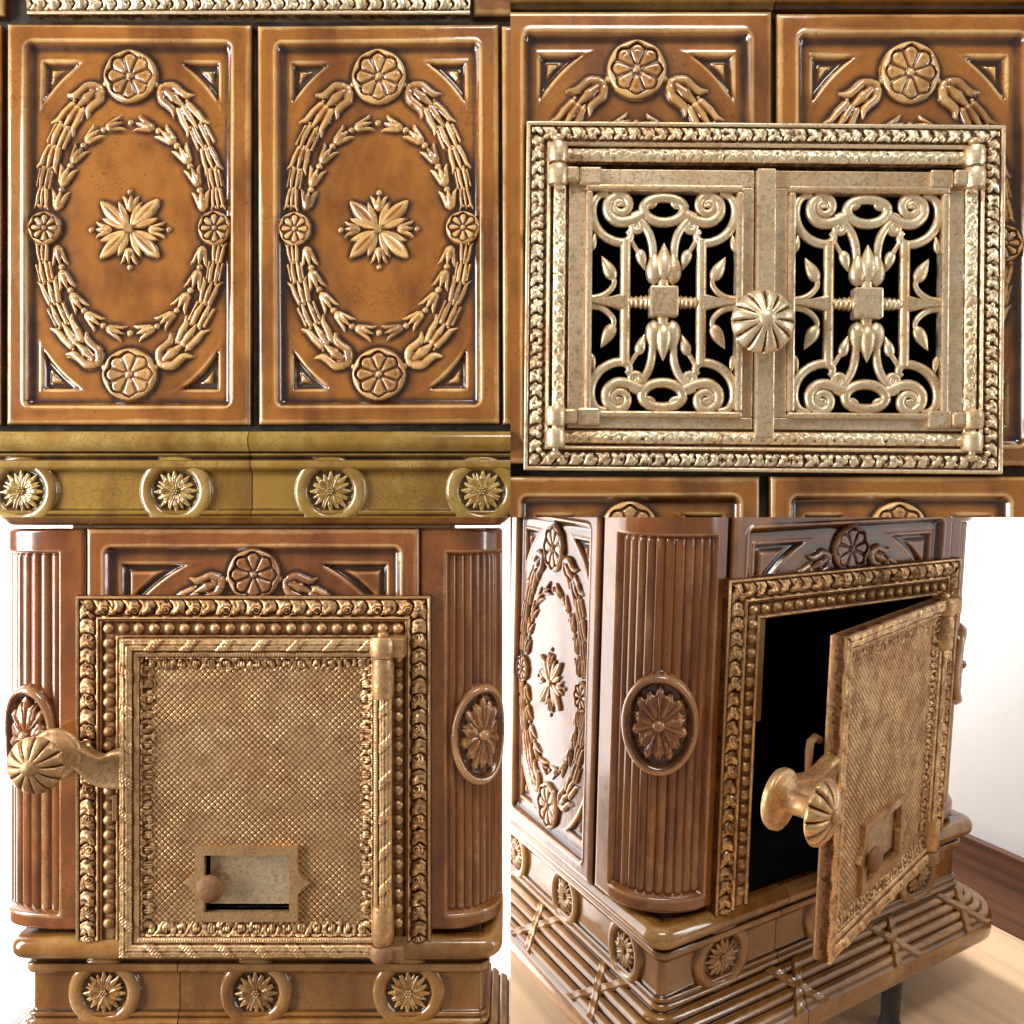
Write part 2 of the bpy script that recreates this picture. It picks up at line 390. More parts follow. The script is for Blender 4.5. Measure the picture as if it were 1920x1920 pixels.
def tile_mesh(name, W, H, plan, step=2.6, hole=None, mat='amber'):
    nx = int(W/step)+1; ny = int(H/step)+1
    xs = np.linspace(-W/2, W/2, nx); ys = np.linspace(-H/2, H/2, ny)
    X, Y = np.meshgrid(xs, ys); h = tile_height(X, Y, W, H)
    full = h.copy()
    for kind, x, y, turn, sx, sy in plan:
        fn, R = SH[kind][1], SH[kind][2]*max(sx, sy)+4
        i0, i1 = np.searchsorted(xs, [x-R, x+R]); j0, j1 = np.searchsorted(ys, [y-R, y+R])
        if i1-i0 < 2 or j1-j0 < 2: continue
        xx = X[j0:j1, i0:i1]-x; yy = Y[j0:j1, i0:i1]-y; c, s = math.cos(turn), math.sin(turn)
        full[j0:j1, i0:i1] = np.maximum(full[j0:j1, i0:i1], h[j0:j1, i0:i1]+fn((xx*c+yy*s)/sx, (-xx*s+yy*c)/sy))
    A = np.clip(0.46+0.175*(full-box_blur(full, 4.0/step))+0.045*np.minimum(full-box_blur(full, 11/step), 0), 0, 1)
    keep = np.ones((ny-1, nx-1), bool)
    if hole:
        cx = (xs[:-1]+xs[1:])/2; cy = (ys[:-1]+ys[1:])/2
        keep = ~((cx[None, :] > hole[0]) & (cx[None, :] < hole[1]) & (cy[:, None] > hole[2]) & (cy[:, None] < hole[3]))
    V = np.stack([X, -h, Y], -1).reshape(-1, 3)
    Fc = grid_faces(ny, nx, keep)
    # rim down to the back of the tile
    idx = np.arange(nx*ny).reshape(ny, nx)
    loop = np.concatenate([idx[0, :-1], idx[:-1, -1], idx[-1, :0:-1], idx[:0:-1, 0]])
    R0 = V[loop].copy(); R0[:, 1] = 30; n0 = len(V)
    V = np.vstack([V, R0]); A2 = np.concatenate([A.ravel(), np.full(len(loop), 0.25)])
    m = len(loop); k = np.arange(m)
    Fs = np.stack([loop, n0+k, n0+(k+1) % m, np.roll(loop, -1)], -1)
    faces = Fc.tolist()+Fs.tolist()
    if not hole: faces.append((n0+k)[::-1].tolist())
    me = mk_mesh(name, V, faces, A2); me.materials.append(M[mat]); return me
def dress(tile, plan, W, H, mat, ymin=-1e9, ymax=1e9, xmin=-1e9, xmax=1e9):
    for kind, x, y, turn, sx, sy in plan:
        if not (ymin <= y <= ymax and xmin <= x <= xmax): continue
        h0 = float(tile_height(np.array([[x]]), np.array([[y]]), W, H)[0, 0])
        j = lambda a: random.uniform(-a, a)
        obj(kind, SH[kind][0], mat, tile, (x+j(1.1), -h0+0.3, y+j(1.1)), (0, -turn+j(0.035), 0), (sx*(1+j(0.05)), 1+j(0.12), sy*(1+j(0.04))))
PLAN = tile_plan()
TILE = tile_mesh('tile', TW, TH, PLAN)
def put_tile(parent, cx, cz, k=1.0, mat='amber', ornaments=True, rot=(0, 0, 0), sx=1.0, y=0, **lim):
    t = obj('tile', TILE, mat, parent, (cx, y, cz), rot, (k*sx, k, k))
    if ornaments: dress(t, PLAN, TW, TH, mat, **lim)
    return t

# ------------------------------------------------------------------ solids
def box(name, x0, x1, y0, y1, z0, z1, mat, parent, bevel=0, attr=None):
    bm = bmesh.new(); bmesh.ops.create_cube(bm, size=1)
    for v in bm.verts: v.co = Vector(((x0+x1)/2+v.co.x*(x1-x0), (y0+y1)/2+v.co.y*(y1-y0), (z0+z1)/2+v.co.z*(z1-z0)))
    if bevel: bmesh.ops.bevel(bm, geom=bm.edges[:], offset=bevel, segments=2, profile=0.5, affect='EDGES')
    V = [tuple(v.co) for v in bm.verts]; bm.verts.index_update()
    Fc = [[v.index for v in f.verts] for f in bm.faces]; bm.free()
    me = mk_mesh(name, V, Fc, attr if attr is None else np.full(len(V), attr), smooth=False)
    return obj(name, me, mat, parent)
def lathe(prof, seg=40, flute=0, amp=0.0, frange=None):
    """profile of (radius, out) revolved about the outward axis (-y)"""
    V = []; A = []
    th = np.linspace(0, 2*PI, seg, endpoint=False)
    for k, (r, o) in enumerate(prof):
        a = amp if (flute and (frange is None or frange[0] <= k <= frange[1])) else 0
        dt = np.abs(((th*flute/(2*PI)) % 1)-0.5)*2 if flute else th*0
        rr = r*(1-a*0.35*dt**4); oo = o-a*22*dt**5
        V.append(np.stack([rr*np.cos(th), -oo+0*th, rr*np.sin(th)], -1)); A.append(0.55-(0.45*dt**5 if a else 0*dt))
    V = np.vstack(V); A = np.concatenate(A); n = len(prof)
    i = np.arange(n*seg).reshape(n, seg); j = np.roll(i, -1, axis=1)
    Fc = np.stack([i[:-1], i[1:], j[1:], j[:-1]], -1).reshape(-1, 4).tolist()
    Fc.append(i[-1].tolist()); Fc.append(i[0][::-1].tolist())
    return V, Fc, A
def tube(pts, rad, seg=10, flat=1.0, caps=True):
    """3-D tube in the x-z plane; flat squashes it towards the plate"""
    P = np.array(pts, float); n = len(P); rad = np.broadcast_to(np.asarray(rad, float), (n,))
    T = np.gradient(P, axis=0); T /= np.linalg.norm(T, axis=1)[:, None]+1e-9
    up = np.array([0, -1.0, 0]); V = []; A = []
    for p, t, r in zip(P, T, rad):
        s = np.cross(t, up); s /= np.linalg.norm(s)+1e-9; u = np.cross(s, t)
        for a in np.linspace(0, 2*PI, seg, endpoint=False):
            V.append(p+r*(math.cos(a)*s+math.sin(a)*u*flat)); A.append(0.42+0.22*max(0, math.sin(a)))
    i = np.arange(n*seg).reshape(n, seg); j = np.roll(i, -1, axis=1)
    Fc = np.stack([i[:-1], j[:-1], j[1:], i[1:]], -1).reshape(-1, 4).tolist()
    if caps: Fc += [i[0].tolist(), i[-1][::-1].tolist()]
    return np.array(V), Fc, np.array(A)
def tube_obj(name, pts, rad, mat, parent, seg=10, flat=1.0, **kw):
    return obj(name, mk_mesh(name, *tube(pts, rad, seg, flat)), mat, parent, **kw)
def cyl_obj(name, x, y, z0, z1, r, mat, parent, rt=None):
    zs = [z0, z0+1.5, z0+1.5, z1-1.5, z1-1.5, z1]; rs = [r-1.5, r, r, r, r, r-1.5]
    return tube_obj(name, [(x, y, z) for z in np.linspace(z0, z1, 6)], [r*0.86, r, r, r, r, r*0.86], mat, parent, 20)

def rail(name, parent, side, X0, X1, Z0, Z1, W, fn, mat, step=1.7, mit=(1, 1), lo=0, k=0.42, rad=5.0, back=6):
    """one mitred side of a cast frame; fn(u, v) is its height, v runs from the outer edge inwards"""
    hor = side in ('top', 'bottom'); Lg = (X1-X0) if hor else (Z1-Z0)
    nv = int(W/step)+1; nu = int(Lg/step)+1
    v = np.linspace(0, W, nv); t = np.linspace(0, 1, nu)
    Vv, Tt = np.meshgrid(v, t, indexing='ij')
    U = Vv*mit[0]+(Lg-Vv*(mit[0]+mit[1]))*Tt
    h = fn(U, Vv); A = run_off(h, step, rad, k)
    # side walls
    Vv = np.vstack([Vv[:1], Vv, Vv[-1:]]); U = np.vstack([U[:1], U, U[-1:]]); h = np.vstack([h[:1]*0-back, h, h[:1]*0-back]); A = np.vstack([A[:1]*0+0.35, A, A[:1]*0+0.3])
    X, Z = {'top': (X0+U, Z1-Vv), 'bottom': (X0+U, Z0+Vv), 'left': (X0+Vv, Z0+U), 'right': (X1-Vv, Z0+U)}[side]
    P = np.stack([X, -h-lo, Z], -1)
    return obj(name, mk_mesh(name, P.reshape(-1, 3), grid_faces(*X.shape, flip=side in ('top', 'left')), A.ravel()), mat, parent)
_rng = np.random.RandomState(3).rand(128, 128)
def vnoise(u, v, sc):
    a = np.asarray(u)/sc+200.0; b = np.asarray(v)/sc+50.0; i = np.floor(a).astype(int); j = np.floor(b).astype(int); f = a-i; g = b-j
    f = f*f*(3-2*f); g = g*g*(3-2*g); R = lambda p, q: _rng[p % 128, q % 128]
    return (R(i, j)*(1-f)+R(i+1, j)*f)*(1-g)+(R(i, j+1)*(1-f)+R(i+1, j+1)*f)*g-0.5
def rnd_wave(u, p, seed=0.0):
    return np.sin(u*2*PI/p+seed)+0.5*np.sin(u*2*PI/(p*0.37)+seed*2.1)
def shell_row(u, v, v0, p, R, H):
    uu = ((u/p+0.5) % 1-0.5)*p; d = np.hypot(uu, (v-v0)*1.0)
    return H*np.sqrt(np.clip(1-(d/R)**2, 0, 1))*(0.55+0.45*np.cos(d*1.15))+0.0*u
def acanthus(u, v, w0, w1, p=30.0, H=7.0):
    """running acanthus and shells between v=w0 and v=w1"""
    m = (w0+w1)/2; wd = (w1-w0)
    t = (v-w0)/wd; band = ss(0, 0.08, t)*ss(1, 0.92, t)
    d1 = (((u-8*np.sin(t*PI))/p) % 1)                         # leaning leaves
    leaf = np.clip(np.sin(PI*np.clip(t*1.15, 0, 1)), 0, 1)*np.clip(np.sin(PI*d1), 0, 1)**0.7
    veins = 0.5+0.5*np.cos(d1*6*PI+t*3)
    curl = np.exp(-(((d1-0.5)*p)**2+(v-m-wd*0.22)**2)/22.0)
    return H*band*(0.25+0.55*leaf*(0.65+0.35*veins)+0.75*curl-0.5*np.exp(-((d1-0.02)*p/2.2)**2))
def beads_small(u, v, v0, p, r, H):
    uu = ((u/p+0.5) % 1-0.5)*p; j = 0.75+0.25*np.sin(np.floor(u/p+0.5)*2.4)
    return H*j*np.sqrt(np.clip(1-(uu**2+(v-v0)**2)/r**2, 0, 1))
def fillet(v, a, b, H):
    m, r = (a+b)/2, (b-a)/2
    return H*np.sqrt(np.clip(1-((v-m)/r)**4, 0, 1))
def pearl_mesh(r=11.0):
    prof = [(r*math.cos(a), r*math.sin(a)*0.95-1) for a in np.linspace(-0.25, PI/2-0.12, 7)]
    V, Fc, A = lathe(prof, 18); A = np.repeat(np.linspace(0.18, 0.62, 7), 18)
    return mk_mesh('pearl', V, Fc, A)
PEARL = pearl_mesh()

def path_sweep(name, prof, path, mat, parent, attr=None, caps=True):
    """profile (out, z) carried round a plan path of (x, y, nx, ny)"""
    Pp = np.array(path, float); pr = np.array(prof, float)
    X = Pp[:, 0][:, None]+Pp[:, 2][:, None]*pr[:, 0][None]; Y = Pp[:, 1][:, None]+Pp[:, 3][:, None]*pr[:, 0][None]
    Z = np.broadcast_to(pr[:, 1][None], X.shape)
    V = np.stack([X, Y, Z], -1).reshape(-1, 3); n, m = X.shape
    if attr is None:
        o = np.interp(np.arange(m), np.arange(m), pr[:, 0]); sm = box_blur(np.vstack([o, o, o]), 3)[1]; attr = np.clip(0.5+0.035*(o-sm), 0.1, 0.85)
    A = np.broadcast_to(np.asarray(attr)[None], (n, m)).ravel()
    Fc = grid_faces(n, m, flip=True).tolist()
    if caps: Fc += [list(range(m)), list(range((n-1)*m, n*m))[::-1]]
    o = obj(name, mk_mesh(name, V, Fc, A), mat, parent); return o

# ------------------------------------------------------------------ trims along the cut planes
def cut(root_objs, planes):
    bpy.context.view_layer.update()
    for o in root_objs:
        if o.type != 'MESH': continue
        mw = o.matrix_world; bb = [mw @ Vector(c) for c in o.bound_box]
        for ax, sgn in planes:
            lo = min(b[ax]*sgn for b in bb); hi = max(b[ax]*sgn for b in bb)
            if hi <= 0.0002*0.5: bpy.data.objects.remove(o, do_unlink=True); break
            if lo >= 0: continue
            bm = bmesh.new(); bm.from_mesh(o.data); bm.transform(mw)
            no = [0, 0, 0]; no[ax] = -sgn
            r = bmesh.ops.bisect_plane(bm, geom=bm.verts[:]+bm.edges[:]+bm.faces[:], plane_co=(0, 0, 0), plane_no=no, clear_outer=True)
            try:
                ed = [e for e in r['geom_cut'] if isinstance(e, bmesh.types.BMEdge)]
                if ed: bmesh.ops.edgeloop_fill(bm, edges=ed)
            except Exception: pass
            if not bm.faces: bm.free(); bpy.data.objects.remove(o, do_unlink=True); break
            bm.transform(mw.inverted())
            me = bpy.data.meshes.new(o.data.name)
            mats = list(o.data.materials); bm.to_mesh(me); bm.free()
            for m_ in mats: me.materials.append(m_)
            slot = o.material_slots[0].material if o.material_slots else None
            o.data = me
            if slot: o.material_slots[0].link = 'OBJECT'; o.material_slots[0].material = slot
def family(o):
    out = [o]
    for c in o.children: out += family(c)
    return out

# ------------------------------------------------------------------ frieze pieces shared by the stoves
SILL = [(6+17*math.cos(a)+5, -736+19*math.sin(a)) for a in np.linspace(PI/2, -PI/2, 15)]
SILL = [(-14, -717)]+SILL+[(-14, -755)]
FRIEZE = [(-14, -757), (12, -757), (13, -759), (9, -763), (3, -766), (3, -768), (11, -769), (12, -771), (12, -781), (10, -786), (3, -789), (0, -791),
          (0, -800), (0, -820), (0, -840), (0, -857), (1, -861), (5, -862), (8, -864), (9, -867), (7, -871), (5, -873), (8, -875), (11, -877), (12, -881), (11, -884), (-14, -885)]
def frieze_attr():
    a = []
    for o, z in FRIEZE:
        if -770 < z < -760: v = 0.12
        elif -792 < z < -784: v = 0.34
        elif -873.5 < z < -858 and o < 8: v = 0.2
        elif o >= 11: v = 0.62
        else: v = 0.5
        a.append(v)
    return a
def flower(parent, x, z, y=0.0, mat='olive', rot=(0, 0, 0), sx=1.0, k=1.0):
    r = obj('ring', SH['ring'][0], mat, parent, (x, y, z), rot, (sx*k, 1, k))
    for i in range(8):
        a = i*PI/4
        obj('leaf', SH['frieze_leaf'][0], mat, r, (2.5*math.cos(a), -1.0, 2.5*math.sin(a)), (0, -(a-PI/2)+random.uniform(-0.07, 0.07), 0), (1, random.uniform(0.85, 1.1), random.uniform(0.93, 1.05)))
    for i in range(7):
        a = i*PI/3; d = 0 if i == 6 else 5.2
        obj('bead', SH['bead'][0], mat, r, (d*math.cos(a), -7.0, d*math.sin(a)), (0, 0, 0), (0.5, 0.8, 0.5))
    return r

# ================================================================== stove 1 : two oval tiles over an olive frieze
def px(x): return x-957.0
def pz(y): return 970.0-y
st1 = tag(empty('tile_stove', (0, F, 0)), 'amber glazed stove wall with two oval garland tiles above an olive frieze of rings', 'tile stove', 'views of the tiled stoves')
box('core', px(-60), 0, 9, 180, 0, pz(-60), 'grout', st1)
for cx, cz, o in ((246, 424, True), (711, 424, True), (-221, 424, False), (1166, 424, False)):
    t = put_tile(st1, px(cx), pz(cz), 1.0 if cx < 300 else 0.997, 'amber', o, sx=1.022 if cx < 300 else 1.016, rot=(0, 0.0016 if cx < 300 else -0.003, 0.004 if cx < 300 else -0.006))
# row above: slivers of tiles either side of the gilt door frame
for cx in (-209, 258+26, 1110):
    put_tile(st1, px(cx), pz(-339), 1.0, 'amber', False)
def strip_h(u, v):
    h = 16+fillet(v, 0, 7, 3)+acanthus(u, v, 9, 30, 26, 7)+beads_small(u, v, 27, 13, 5.5, 4)+fillet(v, 32, 38, 3)+0*u
    return h+4.0*vnoise(u, v, 7)*np.exp(-((v-18)/11)**4)
fr = box('door_frame', px(64), px(880), -12, 14, pz(36), pz(-40), 'gilt', st1, 1.5)
rail('ornament_band', fr, 'bottom', px(62), px(882), pz(38), pz(-40), 50, strip_h, 'gilt', 1.5, (0, 0), back=2)
def straight(x0, x1, off=0): return [(x, off, 0, -1) for x in np.linspace(x0, x1, 12)]
dz1 = 970-812+717+1035-1035            # lift of the shared frieze profile into this wall
for x0, x1 in ((-60, 472.5), (474.5, 957)):
    path_sweep('sill', [(o, z+dz1+2) for o, z in SILL], straight(px(x0), px(x1)), 'olive', st1)
    path_sweep('frieze_block', [(o, z+dz1+0.5) for o, z in FRIEZE], straight(px(x0), px(x1), -2), 'olive', st1, frieze_attr())
for cx in (45, 332, 621, 904): flower(st1, px(cx), pz(921), -2)

# ================================================================== stove 2 : gilt double door with pierced scrollwork
st2 = tag(empty('tile_stove', (0, F, 0)), 'amber tiled stove wall with pale gilt double door of pierced scrollwork and round knob', 'tile stove', 'views of the tiled stoves')
for a_ in ((0, px(1060), 0, pz(-60)), (px(1808), px(1990), 0, pz(-60)), (px(1060), px(1808), pz(315), pz(-60)), (px(1060), px(1808), 0, pz(812))):
    box('core', a_[0], a_[1], 10, 180, a_[2], a_[3], 'grout', st2)
OPEN2 = (1063, 1806, 316, 810)
def holed_tile(cx, cy, k, sx=1.0):
    hx0, hx1 = (OPEN2[0]-cx)/k/sx, (OPEN2[1]-cx)/k/sx; hz0, hz1 = (cy-OPEN2[3])/k, (cy-OPEN2[2])/k
    me = tile_mesh('tile', TW, TH, PLAN, hole=(hx0, hx1, hz0, hz1), mat='amber')
    t = obj('tile', me, 'amber', st2, (px(cx), 0, pz(cy)), (0, 0, 0), (k*sx, k, k))
    return t
t = holed_tile(1193, 449, 1.13); dress(t, PLAN, TW, TH, 'amber', ymin=170)
t = holed_tile(1704, 453, 1.13); dress(t, PLAN, TW, TH, 'amber', ymin=170); dress(t, PLAN, TW, TH, 'amber', xmin=150, ymin=-60, ymax=60)
for cx in (1180, 1683): put_tile(st2, px(cx), pz(892+408), 1.09, 'amber', True, ymin=200)
for x0, x1 in ((950, 1449), (1451.5, 1990)):
    path_sweep('cornice', [(-10, pz(20)), (4, pz(20)), (6, pz(17)), (6, pz(13)), (20, pz(10)), (26, pz(6)), (29, pz(0)), (27, pz(-10)), (20, pz(-16)), (-10, pz(-18))], straight(px(x0), px(x1)),
               'olive' if x0 < 1000 else 'umber', st2, [0.2, 0.15, 0.1, 0.2, 0.5, 0.66, 0.6, 0.5, 0.45, 0.4])
# firebox behind the pierced doors
def firebox(parent, x0, x1, z0, z1, y0, y1):
    V = [(x0, y0, z0), (x1, y0, z0), (x1, y0, z1), (x0, y0, z1), (x0, y1, z0), (x1, y1, z0), (x1, y1, z1), (x0, y1, z1)]
    Fc = [[0, 1, 5, 4], [1, 2, 6, 5], [2, 3, 7, 6], [3, 0, 4, 7], [4, 5, 6, 7]]
    return obj('firebox', mk_mesh('firebox', V, Fc, smooth=False), 'soot', parent)
firebox(st2, px(1061), px(1807), pz(811), pz(315), -2, 178)
fr2 = empty('door_frame'); fr2.parent = st2
def frame2_h(u, v):
    h = 20+fillet(v, 0, 8, 4)+acanthus(u+3*vnoise(u, v*0, 40), v, 10, 34, 26, 5.2)+beads_small(u+5+4*vnoise(u, v*0, 50), v, 30, 14.5, 6, 4.6)+fillet(v, 39, 47, 6)+fillet(v, 41.5, 44, 1.5)
    h = h+fillet(v, 51, 76, 7)+beads_small(u+4*vnoise(u, v*0, 60), v, 64, 19, 8, 3.6)+beads_small(u+9.5, v, 64, 19, 5, 2.6)
    return h+4.5*vnoise(u, v, 7)*np.exp(-((v-22)/11)**4)+3.5*vnoise(u+99, v, 6)*np.exp(-((v-64)/12)**4)+0.8*vnoise(u, v, 30)
for sd in ('top', 'bottom', 'left', 'right'):
    rail('frame_rail', fr2, sd, px(984), px(1881), pz(886), pz(232), 80, frame2_h, 'gilt', 1.7, back=4)

def scroll_spiral(cx, cy, r0, r1, a0, turns, n=26):
    t = np.linspace(0, 1, n); a = a0+turns*2*PI*t; r = r0+(r1-r0)*t
    return [(cx+rr*math.cos(q), cy+rr*math.sin(q)) for rr, q in zip(r, a)]
def bud(name, x0, z0, x1, z1, w, mat, parent, y=0, depth=0.8):
    Lg = math.hypot(x1-x0, z1-z0); t = np.linspace(0.0, 1, 11)
    r = np.maximum(w*np.sin(PI*t**0.75)**0.8*(1-0.25*t), 0.5)
    return tube_obj(name, [(x0+(x1-x0)*q, y, z0+(z1-z0)*q) for q in t], r, mat, parent, 10, depth)
def grille(door, cx, cz, yb):
    g = dict(mat='gilt', parent=door)
    def T(name, pts, rad, sx, sz, flat=0.8, y=0):
        rad = np.asarray(rad, float)*1.18
        P = [(cx+sx*p[0], yb-y, cz+sz*p[1]) for p in pts]
        tube_obj(name, P, rad, 'gilt', door, 10, flat)
    for sz in (1, -1):
        for sx in (1, -1):
            # outer volute: arm from the cartouche rolling up into a spiral
            arm = curve([(-40, 163), (-62, 153), (-86, 151), (-104, 166), (-104, 187), (-90, 199)], 5)
            sp = scroll_spiral(-82, 181, 21, 3, math.radians(112), -1.35)
            pts = np.vstack([arm, np.array(sp)]); T('scroll', pts, np.interp(np.linspace(0, 1, len(pts)), [0, .3, .8, 1], [9, 9, 6.5, 5]), sx, sz, 0.85)
            bud('scroll_eye', cx+sx*-82, cz+sz*177, cx+sx*-82, cz+sz*186, 6.5, 'gilt', door, yb-4)
            # C-scroll hugging the corner
            cs = curve([(-104, 203), (-122, 199), (-133, 184), (-134, 162), (-127, 141), (-112, 124), (-92, 114), (-74, 112), (-64, 118), (-62, 128), (-68, 134)], 4)
            T('scroll', cs, np.interp(np.linspace(0, 1, len(cs)), [0, .2, .75, 1], [5, 8, 7.5, 4.5]), sx, sz, 0.8)
            sm = scroll_spiral(-52, 143, 12, 2.5, math.radians(60), -1.5, 20)
            st = curve([(-20, 72), (-20, 100), (-26, 126), (-38, 146), (-46, 154)], 5)
            T('scroll', np.vstack([st, np.array(sm)]), np.interp(np.linspace(0, 1, 41), [0, .5, 1], [7, 7, 4]), sx, sz, 0.85)
            # bud on its stalk
            T('stalk', curve([(-62, 118), (-54, 104), (-46, 92)], 4), [4, 4, 4, 4, 4, 4, 4, 4, 4.5], sx, sz)
            bud('bud', cx+sx*-47, cz+sz*100, cx+sx*-35, cz+sz*60, 11.5, 'gilt', door, yb-2)
            # leaf sprig from the side bracket
            T('stalk', curve([(-138, 6), (-118, 10), (-102, 20), (-92, 34), (-93, 48)], 4), np.interp(np.linspace(0, 1, 17), [0, 1], [6.5, 4]), sx, sz)
            bud('leaf', cx+sx*-91, cz+sz*40, cx+sx*-116, cz+sz*86, 14, 'gilt', door, yb-1, 0.6)
            # cartouche curl
            T('scroll', scroll_spiral(-25, 190, 11, 2, math.radians(200), 1.4, 18), np.linspace(5.5, 3.5, 18), sx, sz)
            T('knuckle', [(-60, 157), (-48, 160), (-36, 166)], [9, 11, 9], sx, sz, 0.7)
            bud('sprig', cx+sx*-133, cz+sz*96, cx+sx*-128, cz+sz*132, 7, 'gilt', door, yb)
        # cartouche ring
        a = np.linspace(0, 2*PI, 33); T('cartouche', [(38*math.cos(q), 175+25*math.sin(q)*(1.0 if math.sin(q) < 0 else 0.85)) for q in a], 8.5, 1, sz, 0.85)
        for dx in (-8, 0, 8): bud('bead', cx+dx, cz+sz*190, cx+dx, cz+sz*199, 5.5, 'gilt', door, yb-3)
        # tulip
        for dx, w0, z1, wd in ((-22, 32, 100, 18), (22, 32, 100, 18), (0, 38, 110, 18)):
            bud('petal', cx+dx*0.8, cz+sz*w0, cx+dx*(0.8 if dx else 1), cz+sz*z1, wd, 'gilt', door, yb-(5 if dx == 0 else 1), 0.85)
        tube_obj('collar', [(cx, yb, cz+sz*z) for z in (25, 30, 35, 40, 44)], [9, 12, 10, 12, 9], 'gilt', door, 14, 0.85)
    for sx in (1, -1):
        T('bar', [(sx*71, z) for z in np.linspace(-116, 116, 9)], 8.5, 1, 1, 0.9)
        tube_obj('stub', [(cx+sx*x, yb, cz) for x in np.linspace(24, 66, 15)], [16, 15, 11, 14, 11, 11, 13.5, 10, 10, 12.5, 9.5, 9.5, 11.5, 9, 9], 'gilt', door, 14, 0.85)
        V = []; th = np.linspace(0, 1, 8)
        for y_, k_ in ((8, 1.0), (-7, 1.0), (-9.5, 0.7)):
            for t_ in th: V.append((cx+sx*(74+t_*66), yb+y_, cz+k_*(16-12*math.sin(t_*PI/2))))
            for t_ in th[::-1]: V.append((cx+sx*(74+t_*66), yb+y_, cz-k_*(16-12*math.sin(t_*PI/2))))
        Fc = [[r*16+i, r*16+(i+1) % 16, (r+1)*16+(i+1) % 16, (r+1)*16+i] for r in (0, 1) for i in range(16)]+[list(range(32, 48))]
        obj('bracket', mk_mesh('bracket', V, Fc, smooth=False), 'gilt', door)
    b = box('block', cx-27, cx+27, yb-15, yb+10, cz-29, cz+29, 'gilt', door, 4)
def frame4(door, name, x0, x1, z0, z1, w, y0, y1, bev=2, mat='gilt'):
    box(name, x0, x1, y0, y1, z1-w[0], z1, mat, door, bev); box(name, x0, x1, y0, y1, z0, z0+w[1], mat, door, bev)
    box(name, x0, x0+w[2], y0, y1, z0+w[1], z1-w[0], mat, door, bev); box(name, x1-w[3], x1, y0, y1, z0+w[1], z1-w[0], mat, door, bev)
d1 = empty('door', (px(1065), -10, pz(806))); d1.parent = st2; tag(d1, 'left leaf of the pierced gilt door')
d2 = empty('door', (px(1805), -10, pz(806))); d2.parent = st2; tag(d2, 'right leaf of the pierced gilt door with the knob')
for d, x0, x1, gx0, gx1 in ((d1, 1065, 1411, 1096, 1390), (d2, 1413.5, 1804, 1474, 1773)):
    ox = px(x0 if d is d1 else 1805); ox = px(1065) if d is d1 else px(1805)
    oz = pz(806)
    g0, g1 = px(gx0)-ox, px(gx1)-ox
    frame4(d, 'door_rail', px(x0)-ox, px(x1)-ox, 0, pz(322)-oz, (33, 22, gx0-x0, x1-gx1), -14, 8, 2)
    frame4(d, 'moulding', g0, g1, 20, pz(353)-oz, (12, 12, 13, 13), -23, 4, 4)
    grille(d, (g0+g1)/2, (20+pz(353)-oz)/2, -9)
ast = box('astragal', px(1414)-px(1805), px(1449)-px(1805), -24, -8, pz(822)-pz(806), pz(322)-pz(806), 'gilt', d2, 3)
# knob
KNOB = [(16, 0), (16, 22), (20, 25), (40, 30), (56, 36), (61, 42), (60, 47), (52, 56), (40, 63), (26, 68), (16, 70), (14, 71), (15, 75), (11, 79), (4, 80.5), (0.5, 81)]
def knob(parent, x, y, z, k, mat, name='knob'):
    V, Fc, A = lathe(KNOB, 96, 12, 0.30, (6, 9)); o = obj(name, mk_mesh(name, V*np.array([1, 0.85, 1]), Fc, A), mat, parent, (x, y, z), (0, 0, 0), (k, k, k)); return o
kf = (1500-24-60)/1500.0
knob(d2, px(1446)*kf-px(1805), -14, pz(592)*kf-pz(806), 0.96*1.0, 'gilt')
# hinges
for hx, sgn in ((1043, 1), (1817, -1)):
    for zc, up in ((318, 1), (806, -1)):
        h = empty('hinge', (px(hx), -22, pz(zc))); h.parent = st2
        zz = 4*up
        cyl_obj('knuckle', 0, -8, min(3*up, 38*up), max(3*up, 38*up), 19, 'gilt', h)
        cyl_obj('knuckle', 0, -8, min(-3*up, -38*up), max(-3*up, -38*up), 20, 'gilt', h)
        tube_obj('pin', [(0, -8, up*z) for z in (36, 44, 45, 50, 55, 58)], [6, 6, 9, 11, 8, 2], 'gilt', h, 14)
        x0, x1 = sorted((sgn*14, sgn*40)); x2, x3 = sorted((sgn*40, sgn*82))
        box('strap', x0, x1, -20, 8, min(-6*up, -34*up), max(-6*up, -34*up), 'gilt', h, 5)
        box('strap', x2, x3, -13, 8, min(-4*up, -37*up), max(-4*up, -37*up), 'gilt', h, 4)

bpy.context.view_layer.update()
c_ = Vector((px(1432), 0, pz(559)))*S; tw = Matrix.Translation(c_) @ Matrix.Rotation(math.radians(0.5), 4, 'Y') @ Matrix.Translation(-c_)
for o in st2.children:
    if o.name.split('.')[0] in ('door', 'door_frame', 'hinge'): o.matrix_local = Matrix.Diagonal((0.988, 1, 0.988, 1)) @ tw @ o.matrix_local
